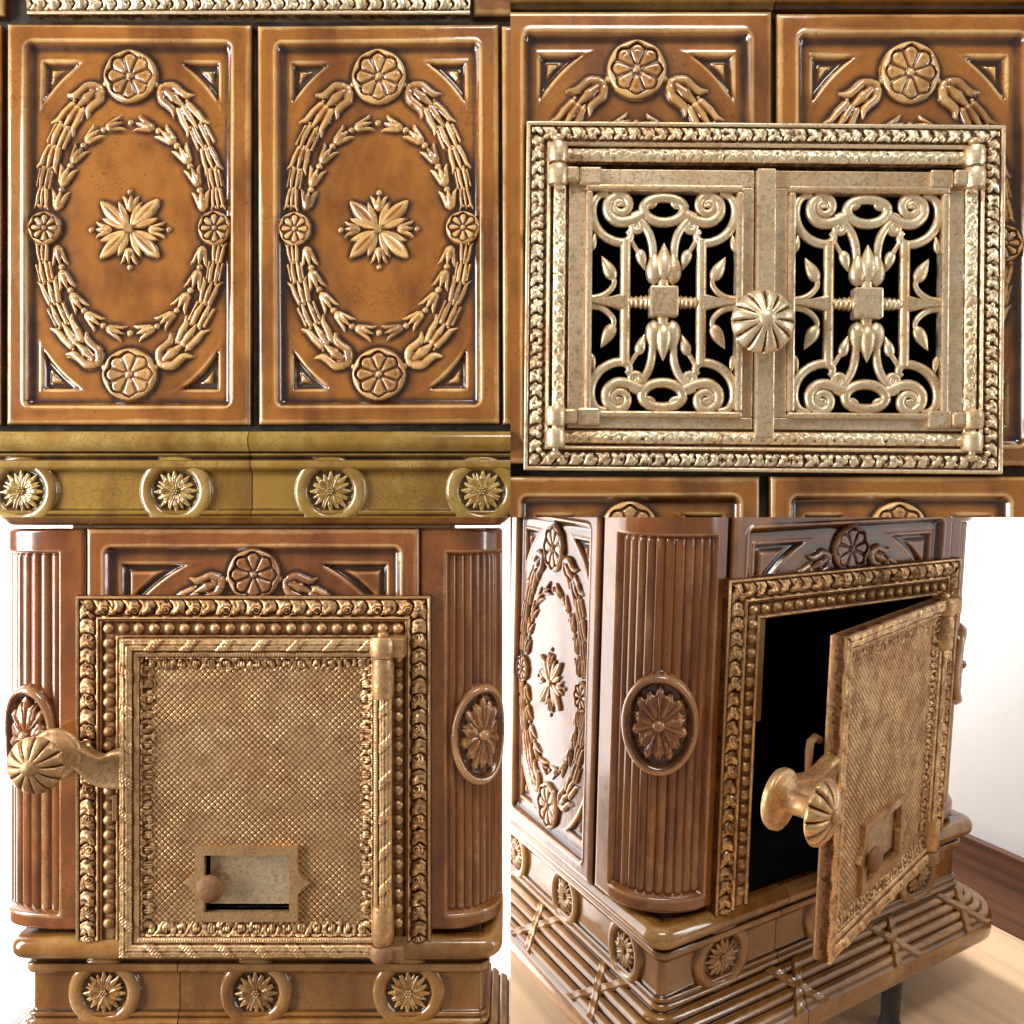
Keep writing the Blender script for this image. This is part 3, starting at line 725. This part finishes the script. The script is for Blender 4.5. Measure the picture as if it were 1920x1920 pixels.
# ================================================================== stoves 3 and 4 : the fire-door front
def lx(x): return x-475.0
def lz(y): return 1035.0-y
class Corner:
    """plan curve of one rounded, reeded corner"""
    def __init__(self, pcx, rx, ry, yend):
        self.pcx, self.rx, self.ry = pcx, rx, ry
        A = np.linspace(0, PI/2, 721); X = -pcx-rx*np.sin(A); Y = ry-ry*np.cos(A)
        Ls = np.concatenate([[0], np.cumsum(np.hypot(np.diff(X), np.diff(Y)))]); self.len = Ls[-1]; self.A, self.L = A, Ls
        pts = [(x, 0, 0, -1) for x in np.linspace(-312, -pcx, 24)]
        for q in np.linspace(0, self.len, 70)[1:]: x, y, nx, ny = self.at(q); pts.append((x, y, nx, ny))
        for y in np.linspace(ry, yend, 22)[1:]: pts.append((-pcx-rx, y, -1, 0))
        self.path = np.array(pts); self.seg = np.concatenate([[0], np.cumsum(np.hypot(np.diff(self.path[:, 0]), np.diff(self.path[:, 1])))])
        self.s_in = pcx-312; self.s_out = self.s_in+self.len
    def at(self, q):
        a = np.interp(q, self.L, self.A); nx, ny = -np.sin(a)/self.rx, -np.cos(a)/self.ry; n = np.hypot(nx, ny)
        return -self.pcx-self.rx*np.sin(a), self.ry-self.ry*np.cos(a), nx/n, ny/n
    def wrap(self, V, mirror):
        """carry a flat (x, -h, z) relief on to the rounded corner"""
        q = V[:, 0]+self.len/2; x, y, nx, ny = self.at(np.clip(q, 0, self.len)); h = -V[:, 1]-11
        out = np.stack([x+nx*h, y+ny*h, V[:, 2]], -1)
        if mirror: out[:, 0] *= -1
        return out
def pilaster_mesh(C, mirror=False):
    z = np.concatenate([np.linspace(44, 34, 6), np.linspace(31, -8, 16), np.linspace(-20, -660, 40), np.linspace(-668, -708, 18)])
    Sg, Z = np.meshgrid(C.seg, z)
    inside = np.minimum(np.minimum(Sg-(C.s_in-2), (C.s_out+2)-Sg), np.minimum(1-Z, Z+680))
    h = 6-17*ss(0, 9, inside)
    e = np.minimum(np.minimum(Sg, C.seg[-1]-Sg), np.minimum(44-Z, Z+708)); q = np.clip(9-e, 0, 9); h = h-(9-np.sqrt(81-q*q))*0.9
    A = np.clip(0.50-0.42*ss(4, 10, inside)+0.26*np.exp(-((inside+1)/2.5)**2)-0.2*ss(6, 0, e), 0, 1)
    X = C.path[:, 0][None]+C.path[:, 2][None]*h; Y = C.path[:, 1][None]+C.path[:, 3][None]*h
    P = np.stack([X, Y, Z], -1)
    back = P[:, [0, -1]].copy(); back[:, 0, 1] = 40; back[:, 1, 0] += 40
    P = np.concatenate([back[:, :1], P, back[:, 1:]], 1); A = np.pad(A, ((0, 0), (1, 1)), constant_values=0.2)
    if mirror: P[..., 0] *= -1
    ny, nx = A.shape; Fc = grid_faces(ny, nx, flip=not mirror).tolist()
    for row in (0, ny-1): Fc.append([row*nx+i for i in range(nx)])
    return mk_mesh('pilaster', P.reshape(-1, 3), Fc, A.ravel())
def flat_relief(x0, x1, y0, y1, step, fn, k=0.1, rad=5.0):
    xs = np.arange(x0, x1+step*0.5, step); ys = np.arange(y0, y1+step*0.5, step); X, Y = np.meshgrid(xs, ys); h = fn(X, Y)
    q = np.maximum.reduce([h[:-1, :-1], h[:-1, 1:], h[1:, 1:], h[1:, :-1]]) > 0
    A = run_off(np.maximum(h, 0), step, rad, k); V = np.stack([X, -np.maximum(h, -3), Y], -1).reshape(-1, 3)
    return compact(V, grid_faces(*X.shape, q), A.ravel())
def palm_leaf_h(Lg, W, H):
    """broad five-lobed leaf with a raised midrib"""
    def fn(x, y):
        r = tubeh(x, y, [(0, Lg*0.1), (0, Lg*0.55), (0, Lg*0.82), (0, Lg)], [W*0.16, W*0.36, W*0.26, W*0.05], H)
        for s_ in (-1, 1):
            r = np.maximum(r, tubeh(x, y, [(0, Lg*0.25), (s_*W*0.34, Lg*0.62), (s_*W*0.52, Lg*0.82)], [W*0.2, W*0.26, W*0.05], H*0.92))
            r = np.maximum(r, tubeh(x, y, [(0, Lg*0.15), (s_*W*0.30, Lg*0.42), (s_*W*0.54, Lg*0.56)], [W*0.14, W*0.2, W*0.05], H*0.85))
        return np.minimum(r, H*0.8)-2.2*np.exp(-((np.abs(x)-W*0.2*np.clip(y/Lg, 0.1, 1))/1.6)**2)*(y < Lg*0.75)+1.5*np.exp(-(x/2.0)**2)*(y < Lg*0.9)*(r > 1)
    return fn
REEDS = {}
def pilaster(parent, mirror, mat, C, n=10):
    p = obj('pilaster', pilaster_mesh(C, mirror), mat, parent)
    hw = C.len/n*0.53; key = round(hw, 2)
    if key not in REEDS:
        zz = np.concatenate([[-2, -3.5, -6, -10], np.linspace(-20, -660, 12), [-669, -673, -676, -678]])
        rr = np.concatenate([[0.1, 0.55, 0.85, 1], np.ones(12), [1, 0.85, 0.55, 0.1]])
        a = np.linspace(-PI/2*1.1, PI/2*1.1, 11); V = []; A = []
        for z_, r_ in zip(zz, rr):
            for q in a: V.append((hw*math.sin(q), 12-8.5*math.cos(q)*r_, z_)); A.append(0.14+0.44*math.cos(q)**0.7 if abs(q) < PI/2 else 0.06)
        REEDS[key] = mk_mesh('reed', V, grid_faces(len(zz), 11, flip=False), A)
    for i in range(n):
        x, y, nx, ny = C.at((i+0.5)/n*C.len); a = math.atan2(-nx, -ny)
        obj('reed', REEDS[key], mat, p, (-x if mirror else x, y, 0), (0, 0, a if mirror else -a))
    zc = -347.0; kx = min(C.len/152.0, 1.0)
    def ring(x, y):
        d = np.hypot(x/68, y/97); rr = np.hypot(x, y)+1e-6; dist = (d-0.885)*rr/np.maximum(d, 1e-3)
        h = 7+16*np.sqrt(np.clip(1-(dist/10.5)**2, 0, 1)); h = np.where(d < 0.9, np.where(np.abs(dist) < 10.5, h, 7.5), h)
        return np.where(d > 1.0, 14-(d-1.0)*400, h)
    V, Fc, A = flat_relief(-70, 70, -99, 99, 2.2, ring, 0.07, 7)
    A = np.where(np.hypot(V[:, 0]/56, V[:, 2]/83) < 1, 0.2, A); fl = (lambda F_: F_[:, ::-1]) if mirror else (lambda F_: F_)
    V[:, 2] += zc; V[:, 0] *= kx; r = obj('ring', mk_mesh('ring', C.wrap(V, mirror), fl(Fc), A), mat, p)
    V0, F0, A0 = flat_relief(-34, 34, -2, 66, 1.5, palm_leaf_h(60, 40, 15), 0.10, 4)
    for i in range(7):
        th = i*2*PI/7; V = V0.copy(); c, s_ = math.cos(th), math.sin(th)
        X = (V[:, 0]*c-V[:, 2]*s_)*0.84*kx; Z = (V[:, 0]*s_+V[:, 2]*c)*1.22
        W = np.stack([X, V[:, 1]-5-(0 if i % 2 else 1.6), Z+zc], -1)
        obj('leaf', mk_mesh('leaf', C.wrap(W, mirror), fl(F0), A0), mat, r)
    V, Fc, A = flat_relief(-13, 13, -13, 13, 1.5, bead_h(11.5)); V[:, 1] -= 16; V[:, 2] += zc
    obj('boss', mk_mesh('boss', C.wrap(V, mirror), fl(Fc), A), mat, r)
    return p

WT, HT = 622.0, 762.0
PLAN3 = [q for q in tile_plan(WT, HT) if q[0] in ('rosette', 'garland_bell', 'bead', 'husk') and q[2] > 195]
PLAN3 = [(k, x, y+15, t, sx, sy) for k, x, y, t, sx, sy in PLAN3]
DX0, DX1, DZ0, DZ1 = lx(232), lx(742), lz(1786), lz(1194)      # door outer rectangle
FX0, FX1, FZ0, FZ1 = lx(152), lx(810), lz(1752), lz(1115)
def round_path(x0, x1, yf, yb, c=12.0):
    out = [(x0, y, -1, 0) for y in np.linspace(yb, yf+c, 14)]
    out += [(x0+c-c*math.cos(a), yf+c-c*math.sin(a), -math.cos(a), -math.sin(a)) for a in np.linspace(0, PI/2, 9)]
    mid = len(out)
    xs = np.linspace(x0+c, x1-c, 40)[1:-1]
    out += [(x, yf, 0, -1) for x in xs]
    out += [(x1-c+c*math.sin(a), yf+c-c*math.cos(a), math.sin(a), -math.cos(a)) for a in np.linspace(0, PI/2, 9)]
    out += [(x1, y, 1, 0) for y in np.linspace(yf+c, yb, 14)]
    return out
def split_path(path, xs):
    """cut a front path at the joints"""
    pieces = []; cur = []; joints = sorted(xs); k = 0
    for p in path:
        if k < len(joints) and p[3] == -1 and p[0] > joints[k]:
            cur.append((joints[k]-1.0, p[1], 0, -1)); pieces.append(cur); cur = [(joints[k]+1.0, p[1], 0, -1)]; k += 1
        cur.append(p)
    pieces.append(cur); return pieces
SK0, SKZ = 12.0, -886.0
def skirt_profile():
    pr = [(-14, -885.5), (6, -885.5)]; at = [0.3, 0.2]
    n = 4; L0 = np.array([10.0, -889]); L1 = np.array([82.0, -934]); d = (L1-L0)/n; nv = np.array([-d[1], d[0]]); nv = np.array([45.0, 72.0])/84.9
    for i in range(n):
        for t in np.linspace(0, 1, 9)[:-1]:
            b = 7.5*math.sin(PI*t)**0.5 if 0 < t < 1 else 0
            q = L0+d*(i+t)+nv*b; pr.append(tuple(q)); at.append(0.12 if t == 0 else 0.3+0.34*math.sin(PI*t))
    pr += [(82, -934), (87, -937), (88, -941), (88, -976), (86, -980), (70, -982), (-14, -982)]; at += [0.2, 0.6, 0.62, 0.5, 0.5, 0.3, 0.3]
    return pr, at
SKIRT, SKIRT_A = skirt_profile()
def ribbon(parent, mat, x, rot=None, off=(0, 0, 0)):
    """one strap of the crossed ribbon lying over the rods"""
    for s_ in (-1, 1):
        t = np.linspace(-0.04, 1.04, 26); wv = np.linspace(-13, 13, 7); V = []; A = []
        for q in t:
            o = 10+72*q; z = -889-45*q; lift = 10.0+1.2*math.sin(q*PI*8) + (2.5 if s_ > 0 else 0)*math.exp(-((q-0.5)/0.15)**2)
            for w_ in wv:
                e = 1-abs(w_/13)**6; l = lift*(0.35+0.65*e)+(-1.8*math.exp(-(w_/5)**2))
                V.append((x+s_*(q-0.5)*66+w_, -(o+l*0.5), z+l*0.865)); A.append(0.35+0.3*e)
        o_ = obj('ribbon', mk_mesh('ribbon', V, grid_faces(26, 7), A), mat, parent)
        if rot: o_.rotation_euler = rot; o_.location = Vector(off)*S

def lattice_h(x, y):
    p = 11.6; u = (x+y)/p; v = (x-y)/p
    fu = np.abs((u % 1)-0.5)*2; fv = np.abs((v % 1)-0.5)*2       # 1 on the lines
    ln = np.maximum(ss(0.72, 0.95, fu), ss(0.72, 0.95, fv))
    dim = np.exp(-(((1-fu)-1)**2+((1-fv)-1)**2)/0.05)
    return (2.3*(1-ln)-1.7*dim)*(0.85+0.5*vnoise(x, y, 40))
def band_reed(u, v, w):
    """bundle of reeds bound with a slanting ribbon"""
    t = v/w; h = 7*np.sqrt(np.clip(1-(2*t-1)**4, 0, 1))+1.6*np.abs(np.sin(t*PI*4))
    q = ((u+v*0.9)/66.0) % 1; rb = ss(0.0, 0.06, q)*ss(0.34, 0.28, q)
    h = h+rb*(2.2+0.6*np.cos((u-v*0.8)*0.9))+1.2*vnoise(u, v, 6)
    return h
def band_egg(u, v, w, p=31.0):
    uu = ((u/p+0.5) % 1-0.5)*p; m = w*0.52
    d = np.sqrt((uu/(p*0.33))**2+((v-m)/(w*0.40))**2)
    egg = 3.6*np.sqrt(np.clip(1-d*d, 0, 1))*(0.75+0.25*np.cos(uu*1.4)); rim = 2.0*np.exp(-((d-1.28)/0.22)**2)
    return 3+np.maximum(egg, rim)+1.2*np.exp(-((np.abs(uu)-p/2)/1.5)**2)+fillet(v, 0, 4, 2)+4.2*vnoise(u, v, 5.5)
def fire_door(root, mat, angle, arm):
    hx, hy = lx(720), -34.0
    d = empty('door', (hx, hy, lz(1786))); d.parent = root; d.rotation_euler = (0, 0, angle)
    ox, oz = hx, lz(1786)
    x0, x1, z0, z1 = DX0-ox, DX1-ox, 0.0, DZ1-oz
    x1b = lx(702)-ox                                        # leaf stops short of the knuckles
    # slab with the vent opening left free: four pieces round it
    vx0, vx1, vz0, vz1 = lx(388)-ox, lx(546)-ox, lz(1704)-oz, lz(1598)-oz
    for a in ((x0+3, vx0, z0+3, z1-3), (vx1, x1b, z0+3, z1-3), (vx0, vx1, z0+3, vz0), (vx0, vx1, vz1, z1-3)):
        box('slab', a[0], a[1], -3, 11, a[2], a[3], mat, d)
    def prof(u, v): 
        h = 4+8*ss(62, 20, v)+np.where(v < 25, band_reed(u, v, 25), 0)+fillet(v, 24.5, 36, 5)+1.0*np.sin(u*1.3)*np.exp(-((v-31)/2.0)**2)
        return h+np.where(v > 36.5, band_egg(u, v-36.5, 25.5, 28.0)-3, 0)
    for sd in ('top', 'bottom', 'left', 'right'):
        rail('border', d, sd, x0, lx(738)-ox, z0, z1, 62, prof, mat, 1.6, back=6)
    # diamond-chequered panel
    px0, px1, pz0, pz1 = lx(291)-ox, lx(679)-ox, lz(1726)-oz, lz(1253)-oz
    fx0, fx1, fz1 = lx(372)-ox, lx(562)-ox, lz(1582)-oz
    xs = np.arange(px0-3, px1+3, 1.55); zs = np.arange(pz0-4, pz1+4, 1.55); X, Z = np.meshgrid(xs, zs)
    h = 3.0+lattice_h(X, Z); A = run_off(h, 1.55, 3.5, 0.34)
    cx = (X[:-1, :-1]+X[1:, 1:])/2; cz = (Z[:-1, :-1]+Z[1:, 1:])/2
    keep = ~((cx > fx0+6) & (cx < fx1-6) & (cz < fz1-6))
    V, Fc, A = compact(np.stack([X, -h, Z], -1).reshape(-1, 3), grid_faces(*X.shape, keep), A.ravel())
    obj('chequered_panel', mk_mesh('chequered_panel', V, Fc, A), mat, d)
    # vent surround with pointed ears, sliding plate and its rusty button
    mz = lz(1650)-oz; vb = lz(1722)-oz
    outer = [(fx0, vb), (fx1, vb), (fx1, mz-22), (fx1+8, mz-10), (fx1+22, mz), (fx1+8, mz+10), (fx1, mz+24), (fx1, fz1), (fx0, fz1), (fx0, mz+24), (fx0-8, mz+10), (fx0-22, mz), (fx0-8, mz-10), (fx0, mz-22)]
    inner = [(vx0, vz0), (vx1, vz0), (vx1, mz-16), (vx1, mz-8), (vx1+5, mz), (vx1, mz+8), (vx1, mz+16), (vx1, vz1), (vx0, vz1), (vx0, mz+16), (vx0, mz+8), (vx0-5, mz), (vx0, mz-8), (vx0, mz-16)]
    n = 14; V = []
    for ring, yy in ((outer, -4), (outer, -11), ([(a*0.985+b*0.015, c*0.985+e*0.015) for (a, c), (b, e) in zip(outer, inner)], -13), (inner, -13), (inner, 8)):
        V += [(a, yy, c) for a, c in ring]
    Fc = [[r*n+i, r*n+(i+1) % n, (r+1)*n+(i+1) % n, (r+1)*n+i] for r in range(4) for i in range(n)]
    vent = obj('vent_frame', mk_mesh('vent_frame', V, Fc, smooth=False), mat, d)
    box('slide', vx0+6, vx1-1, 1, 5, vz0+9, vz1-1, 'gilt', vent, 1)
    V, Fc, A = lathe([(7, 0), (7, 12), (17, 14), (27, 20), (28, 25), (22, 31), (12, 34), (1, 35)], 32)
    obj('button', mk_mesh('button', V, Fc, A*0.9), 'rust', vent, (vx0+14, 0, mz-6), (0, 0, 0), (0.92, 0.9, 0.92))
    tube_obj('latch_hook', [(x0+8, 22, lz(1388)-oz), (x0-6, 24, lz(1380)-oz), (x0-22, 24, lz(1384)-oz), (x0-25, 24, lz(1400)-oz), (x0-25, 24, lz(1436)-oz)], [7, 7, 7, 7, 6], 'rust', d, 8)
    # barrels of the two hinges belong to the leaf
    cyl_obj('hinge_barrel', 0, -11, lz(1306)-oz, lz(1232)-oz, 21, mat, d); cyl_obj('hinge_barrel', 0, -11, lz(1760)-oz, lz(1690)-oz, 21, mat, d)
    # latch arm with its knob, bolted to the free edge
    hz = lz(1447)-oz
    prof2 = curve([(x0+20, hz+arm[1]*0.2), (x0-4, hz+arm[1]*0.2), (x0+arm[0]*0.33, hz+arm[1]*0.26-4), (x0+arm[0]*0.6, hz+arm[1]*0.68), (x0+arm[0]*0.83, hz+arm[1]*1.12), (x0+arm[0], hz+arm[1]*1.05)], 6)
    wid = np.interp(np.linspace(0, 1, len(prof2)), [0, 0.25, 0.55, 0.75, 1], [40, 36, 22, 19, 24])
    V = []; A = []
    T = np.gradient(prof2, axis=0); T /= np.linalg.norm(T, axis=1)[:, None]; Nn = np.stack([-T[:, 1], T[:, 0]], 1)
    sec = [(-1, 10), (-1, -8), (-0.86, -14), (-0.72, -13), (-0.6, -10.5), (0.6, -10.5), (0.72, -13), (0.86, -14), (1, -8), (1, 10)]
    for p_, n_, w_ in zip(prof2, Nn, wid):
        for a, y_ in sec: V.append((p_[0]+n_[0]*w_*a, y_-4, p_[1]+n_[1]*w_*a)); A.append(0.62 if y_ < -11 else 0.46)
    m = len(prof2); Fc = grid_faces(m, 10).tolist()+[[i*10+9, i*10, (i+1)*10, (i+1)*10+9] for i in range(m-1)]+[list(range(10)), list(range((m-1)*10, m*10))]
    ha = obj('latch_arm', mk_mesh('latch_arm', V, Fc, A), mat, d)
    kx, kz = x0+arm[0], hz+arm[1]
    V, Fc, A = lathe([(50, -6), (53, 0), (52, 8), (46, 12), (42, 11), (36, 14), (30, 18), (22, 21), (19, 26), (18, 50), (21, 62), (22, 64)], 48)
    obj('collar_plate', mk_mesh('collar_plate', V, Fc, A*0.95), mat, ha, (kx, -8, kz), (0, 0, 0), (0.92, 0.8, 0.92))
    knob(ha, kx, -44, kz, 0.84, 'gilt' if mat == 'gilt' else 'gilt_rust')
    box('bolt', x0-16, x0-5, -12, 10, hz-88, hz-40, 'rust', d, 2)
    return d
def frame_h(u, v):
    h = 18+fillet(v, 0, 6, 4)+acanthus(u+4*vnoise(u, v*0, 45), v, 7, 36, 28.0, 7.0)+shell_row(u, v, 27, 56.0, 14, 5)+beads_small(u+14, v, 31, 28.0, 6, 5)
    h = h+fillet(v, 39, 44, 5)+fillet(v, 45, 47.5, 2)-2.0*ss(47, 50, v)+3.4*vnoise(u, v, 8)*np.exp(-((v-22)/13)**4)
    return h+fillet(v, 74.5, 79, 4)
def fire_front(root, tile_mat, low_mat, depth, angle, corners, reeds, arm):
    box('core', lx(120), lx(172), 30, depth, lz(1752), lz(985), 'clay', root)
    box('core', lx(785), lx(840), 30, depth, lz(1752), lz(985), 'clay', root)
    box('core', lx(172), lx(785), 30, depth, lz(1195), lz(985), 'clay', root)
    firebox(root, lx(240), lx(730), lz(1746), lz(1200), 4, depth-5)
    box('core', lx(70), lx(895), 10, depth, lz(1905), lz(1754), 'clay', root)
    # tile above and behind the fire door
    hole = (lx(240)-lx(477), lx(733)-lx(477), -HT/2+1, lz(1200)-lz(1371))
    t = obj('tile', tile_mesh('tile', WT, HT, PLAN3, hole=hole, mat=tile_mat), tile_mat, root, (lx(477), 0, lz(1371)))
    dress(t, PLAN3, WT, HT, tile_mat, ymin=225)
    pilaster(root, False, tile_mat, corners[0], reeds[0]); pilaster(root, True, tile_mat, corners[1], reeds[1])
    # cornice above
    cp = round_path(lx(18), lx(932), -2, depth)
    path_sweep('cornice', [(-20, 50), (5, 50), (9, 53), (16, 58), (24, 66), (30, 78), (30, 92), (-20, 92)], cp, low_mat, root, [0.1, 0.1, 0.2, 0.5, 0.55, 0.5, 0.5, 0.4])
    # sill and frieze, in blocks
    rp = round_path(lx(48), lx(914), 2, depth)
    for pc in split_path(rp, [lx(332)]):
        path_sweep('sill', SILL, pc, low_mat, root)
    rp = round_path(lx(56), lx(905), 6, depth)
    for pc in split_path(rp, [lx(335)]):
        path_sweep('frieze_block', FRIEZE, pc, low_mat, root, frieze_attr())
    for cx in (195, 480, 766): flower(root, lx(cx), lz(1862)-0, 6, low_mat)
    for pc in split_path(rp, [lx(338)]):
        path_sweep('skirt', SKIRT, pc, low_mat, root, SKIRT_A)
    for x in (lx(338)+5, lx(625), lx(860)): ribbon(root, low_mat, x+0)
    # cast door frame: three sides, pearls set in
    fr = empty('door_frame'); fr.parent = root
    for sd, mt in (('top', (1, 1)), ('left', (0, 1)), ('right', (0, 1))):
        rail('frame_rail', fr, sd, FX0, FX1, FZ0, FZ1, 80, frame_h, 'gilt_rust', 1.7, mt, back=4)
    pitch = 27.3; v0 = 61.0
    n = int((FX1-FX0-2*v0)/pitch); 
    for i in range(n+1): obj('pearl', PEARL, 'gilt_rust', fr, (FX0+v0+i*(FX1-FX0-2*v0)/n, -16, FZ1-v0))
    n = int((FZ1-v0-FZ0-8)/pitch)
    for i in range(1, n+1):
        for x in (FX0+v0, FX1-v0): obj('pearl', PEARL, 'gilt_rust', fr, (x, -16, FZ1-v0-i*pitch))
    box('jamb', lx(231), lx(263), 0, 10, lz(1402), lz(1196), 'gilt_rust', root, 1); box('jamb', lx(231), lx(246), 0, 10, lz(1750), lz(1403), 'gilt_rust', root, 1)
    # fixed hinge lugs
    for z0, z1, m_ in ((lz(1230), lz(1192), 'gilt_rust'), (lz(1790), lz(1762), 'rust')):
        h = empty('hinge', (lx(720), -34, z0)); h.parent = root
        cyl_obj('lug', 0, -11, 0, z1-z0, 25, m_, h); box('plate', 0, 42, -26, 16, 0.5, z1-z0-0.5, m_, h, 3)
        tube_obj('pin', [(0, -11, z1-z0+z) for z in (0, 4, 8, 11)], [10, 11, 9, 2], m_, h, 14) if m_ != 'rust' else None
    fire_door(root, 'gilt_rust', angle, arm)

K3 = 0.80                                            # the closed-door stove is a smaller one, standing nearer
st3 = tag(empty('tile_stove', (-482*K3, F*K3, -65*K3)), 'brown glazed stove front with reeded corners and a closed rusty gilt fire door', 'tile stove', 'views of the tiled stoves')
fire_front(st3, 'brown', 'umber', 190.0, 0.0, (Corner(362, 116, 46, 110), Corner(363, 97, 80, 150)), (6, 8), (-120, 36)); st3.scale = (K3,)*3
bpy.context.view_layer.update()
for o in st3.children:
    if o.name.split('.')[0] == 'door' or (o.name.split('.')[0] == 'hinge'):
        pv = Vector((lx(957), 0, lz(970)))*S; o.matrix_local = Matrix.Translation(pv) @ Matrix.Diagonal((0.978, 1, 0.978, 1)) @ Matrix.Translation(-pv) @ o.matrix_local

st4 = tag(empty('tile_stove'), 'brown glazed stove seen from its corner with the gilt fire door ajar', 'tile stove', 'views of the tiled stoves')
fire_front(st4, 'brown', 'umber', 900.0, math.radians(16), (Corner(340, 118, 112, 160), Corner(350, 108, 97, 160)), (10, 10), (-185, 26))
# left side of the corner view
SIDE = (0, 0, -PI/2)
for k in range(2):
    t = put_tile(st4, -460, lz(1371), 1.0, 'brown', k == 0, rot=SIDE, sx=0.75, y=0)
    t.location = Vector((-458, 163+167+k*338, lz(1371)))*S
for k in range(4): 
    f_ = flower(st4, 0, 0, 0, 'umber', SIDE, 0.76); f_.location = Vector((lx(56), 6+103+k*212, lz(1862)))*S
for k in range(4): ribbon(st4, 'umber', 0, SIDE, (lx(56), 130+k*235, 0))
box('core', lx(48), lx(120), 170, 900, lz(1752), lz(985), 'clay', st4)
for x, y in ((170, -36), (-330, 20)):
    tube_obj('leg', [(x, y, z) for z in (-981, -1050, -1100, -1122)], [22, 20, 19, 24], 'iron', st4, 16)
a, b, c = 0.51944, 0.09383, 0.01676
R4 = Matrix.Rotation(c, 3, 'Y') @ Matrix.Rotation(b, 3, 'X') @ Matrix.Rotation(a, 3, 'Z')
M4 = Matrix.Translation(Vector((688.0, 1622.07, -20.52))*S) @ R4.to_4x4()
st4.matrix_world = M4 @ Matrix.Diagonal((1.078, 1, 1, 1))

# ------------------------------------------------------------------ the rooms behind
def sheet(name, P, mat, mw=None, label=None):
    me = mk_mesh(name, P, [list(range(len(P)))], smooth=False); o = obj(name, me, mat)
    if mw is not None: o.matrix_world = mw
    return tag(o, label, None, None, 'structure')
def slab(name, x0, x1, y0, y1, z0, z1, mat, mw, label=None, kind='structure', bevel=0):
    o = box(name, x0, x1, y0, y1, z0, z1, mat, None, bevel); o.matrix_world = mw; tag(o, label, None, None, kind); return o
XW, ZF, ZB = 800.0, -1122.0, -910.0
rooms = []
rooms.append(slab('wall', XW, XW+60, -1400, 4000, ZF-40, 900, 'wall', M4, 'white wall to the right of the corner view'))
sk = slab('skirting_board', XW-26, XW-1, -1400, 3990, ZF+2, ZB, 'skirting', M4, 'dark brown skirting board along the white wall', bevel=4); rooms.append(sk)
rooms.append(slab('floor', -3000, XW-1, -1400, 4000, ZF-40, ZF, 'floor', M4, 'pale beech floor under the corner view'))
M3 = Matrix.Identity(4)
I4 = Matrix.Translation(Vector((0, 0, 0)))
# room behind the closed-door front
W3 = Matrix.Translation(Vector((-330, 2520, 0))*S) @ Matrix.Rotation(math.radians(-52), 4, 'Z')
rooms3 = []
rooms3.append(slab('wall', -3200, -300, 2560, 2620, -2400, 700, 'wall', I4, 'white wall with the bright window behind the closed-door stove'))
rooms3.append(slab('wall', -300, 1600, 0, 60, -1400, 700, 'wall', W3, 'white wall to the right behind the closed-door stove'))
rooms3.append(slab('skirting_board', -300, 1600, -30, -2, -1398, -1060, 'pale_skirting', W3, 'pale painted skirting board behind the closed-door stove', bevel=5))
rooms3.append(slab('floor', -420, 600, 1500, 2600, -1440, -1400, 'floor', I4, 'pale wooden floor behind the closed-door stove'))
# window of that room: it is what shines on the side of the corner view
win = tag(empty('window', (-920, 2540, -500)), 'bright white window at the left edge behind the closed-door stove', 'window')
mw_, nt, bs = nodes('daylight_pane'); bs.inputs['Base Color'].default_value = (0.8, 0.8, 0.8, 1)
bs.inputs['Emission Color'].default_value = (1.0, 0.99, 0.97, 1); bs.inputs['Emission Strength'].default_value = 4.6; M['pane'] = mw_
for z0, z1 in ((-1600, -960), (-940, -330), (-310, 190), (210, 560)):
    for x0, x1 in ((-690, -10), (10, 690)):
        box('pane', x0, x1, -6, 2, z0, z1, 'pane', win)
for a_ in ((-715, 715, -25, 0, -1625, -1600), (-715, 715, -20, 0, -960, -940), (-715, 715, -20, 0, -330, -310), (-715, 715, -20, 0, 190, 210), (-715, 715, -25, 0, 560, 585), (-715, -690, -25, 0, -1600, 560), (690, 715, -25, 0, -1600, 560), (-10, 10, -20, 0, -1600, 560)):
    box('glazing_bar', *a_, 'wall', win, 2)

p0 = M4 @ (Vector((430, 1150, 150))*S); p1 = M4 @ (Vector((800, 300, -350))*S)
area('hall_light', p0, p1, 0.25, 0.35, 14.0, (1.0, 1.0, 1.0))
# ------------------------------------------------------------------ the four views end at the two middle planes
for root, planes in ((st1, ((0, -1), (2, 1))), (st2, ((0, 1), (2, 1))), (st3, ((0, -1), (2, -1))), (st4, ((0, 1), (2, -1)))):
    cut(family(root), planes)
cut(rooms, ((0, 1), (2, -1))); cut(rooms3, ((0, -1), (2, -1)))
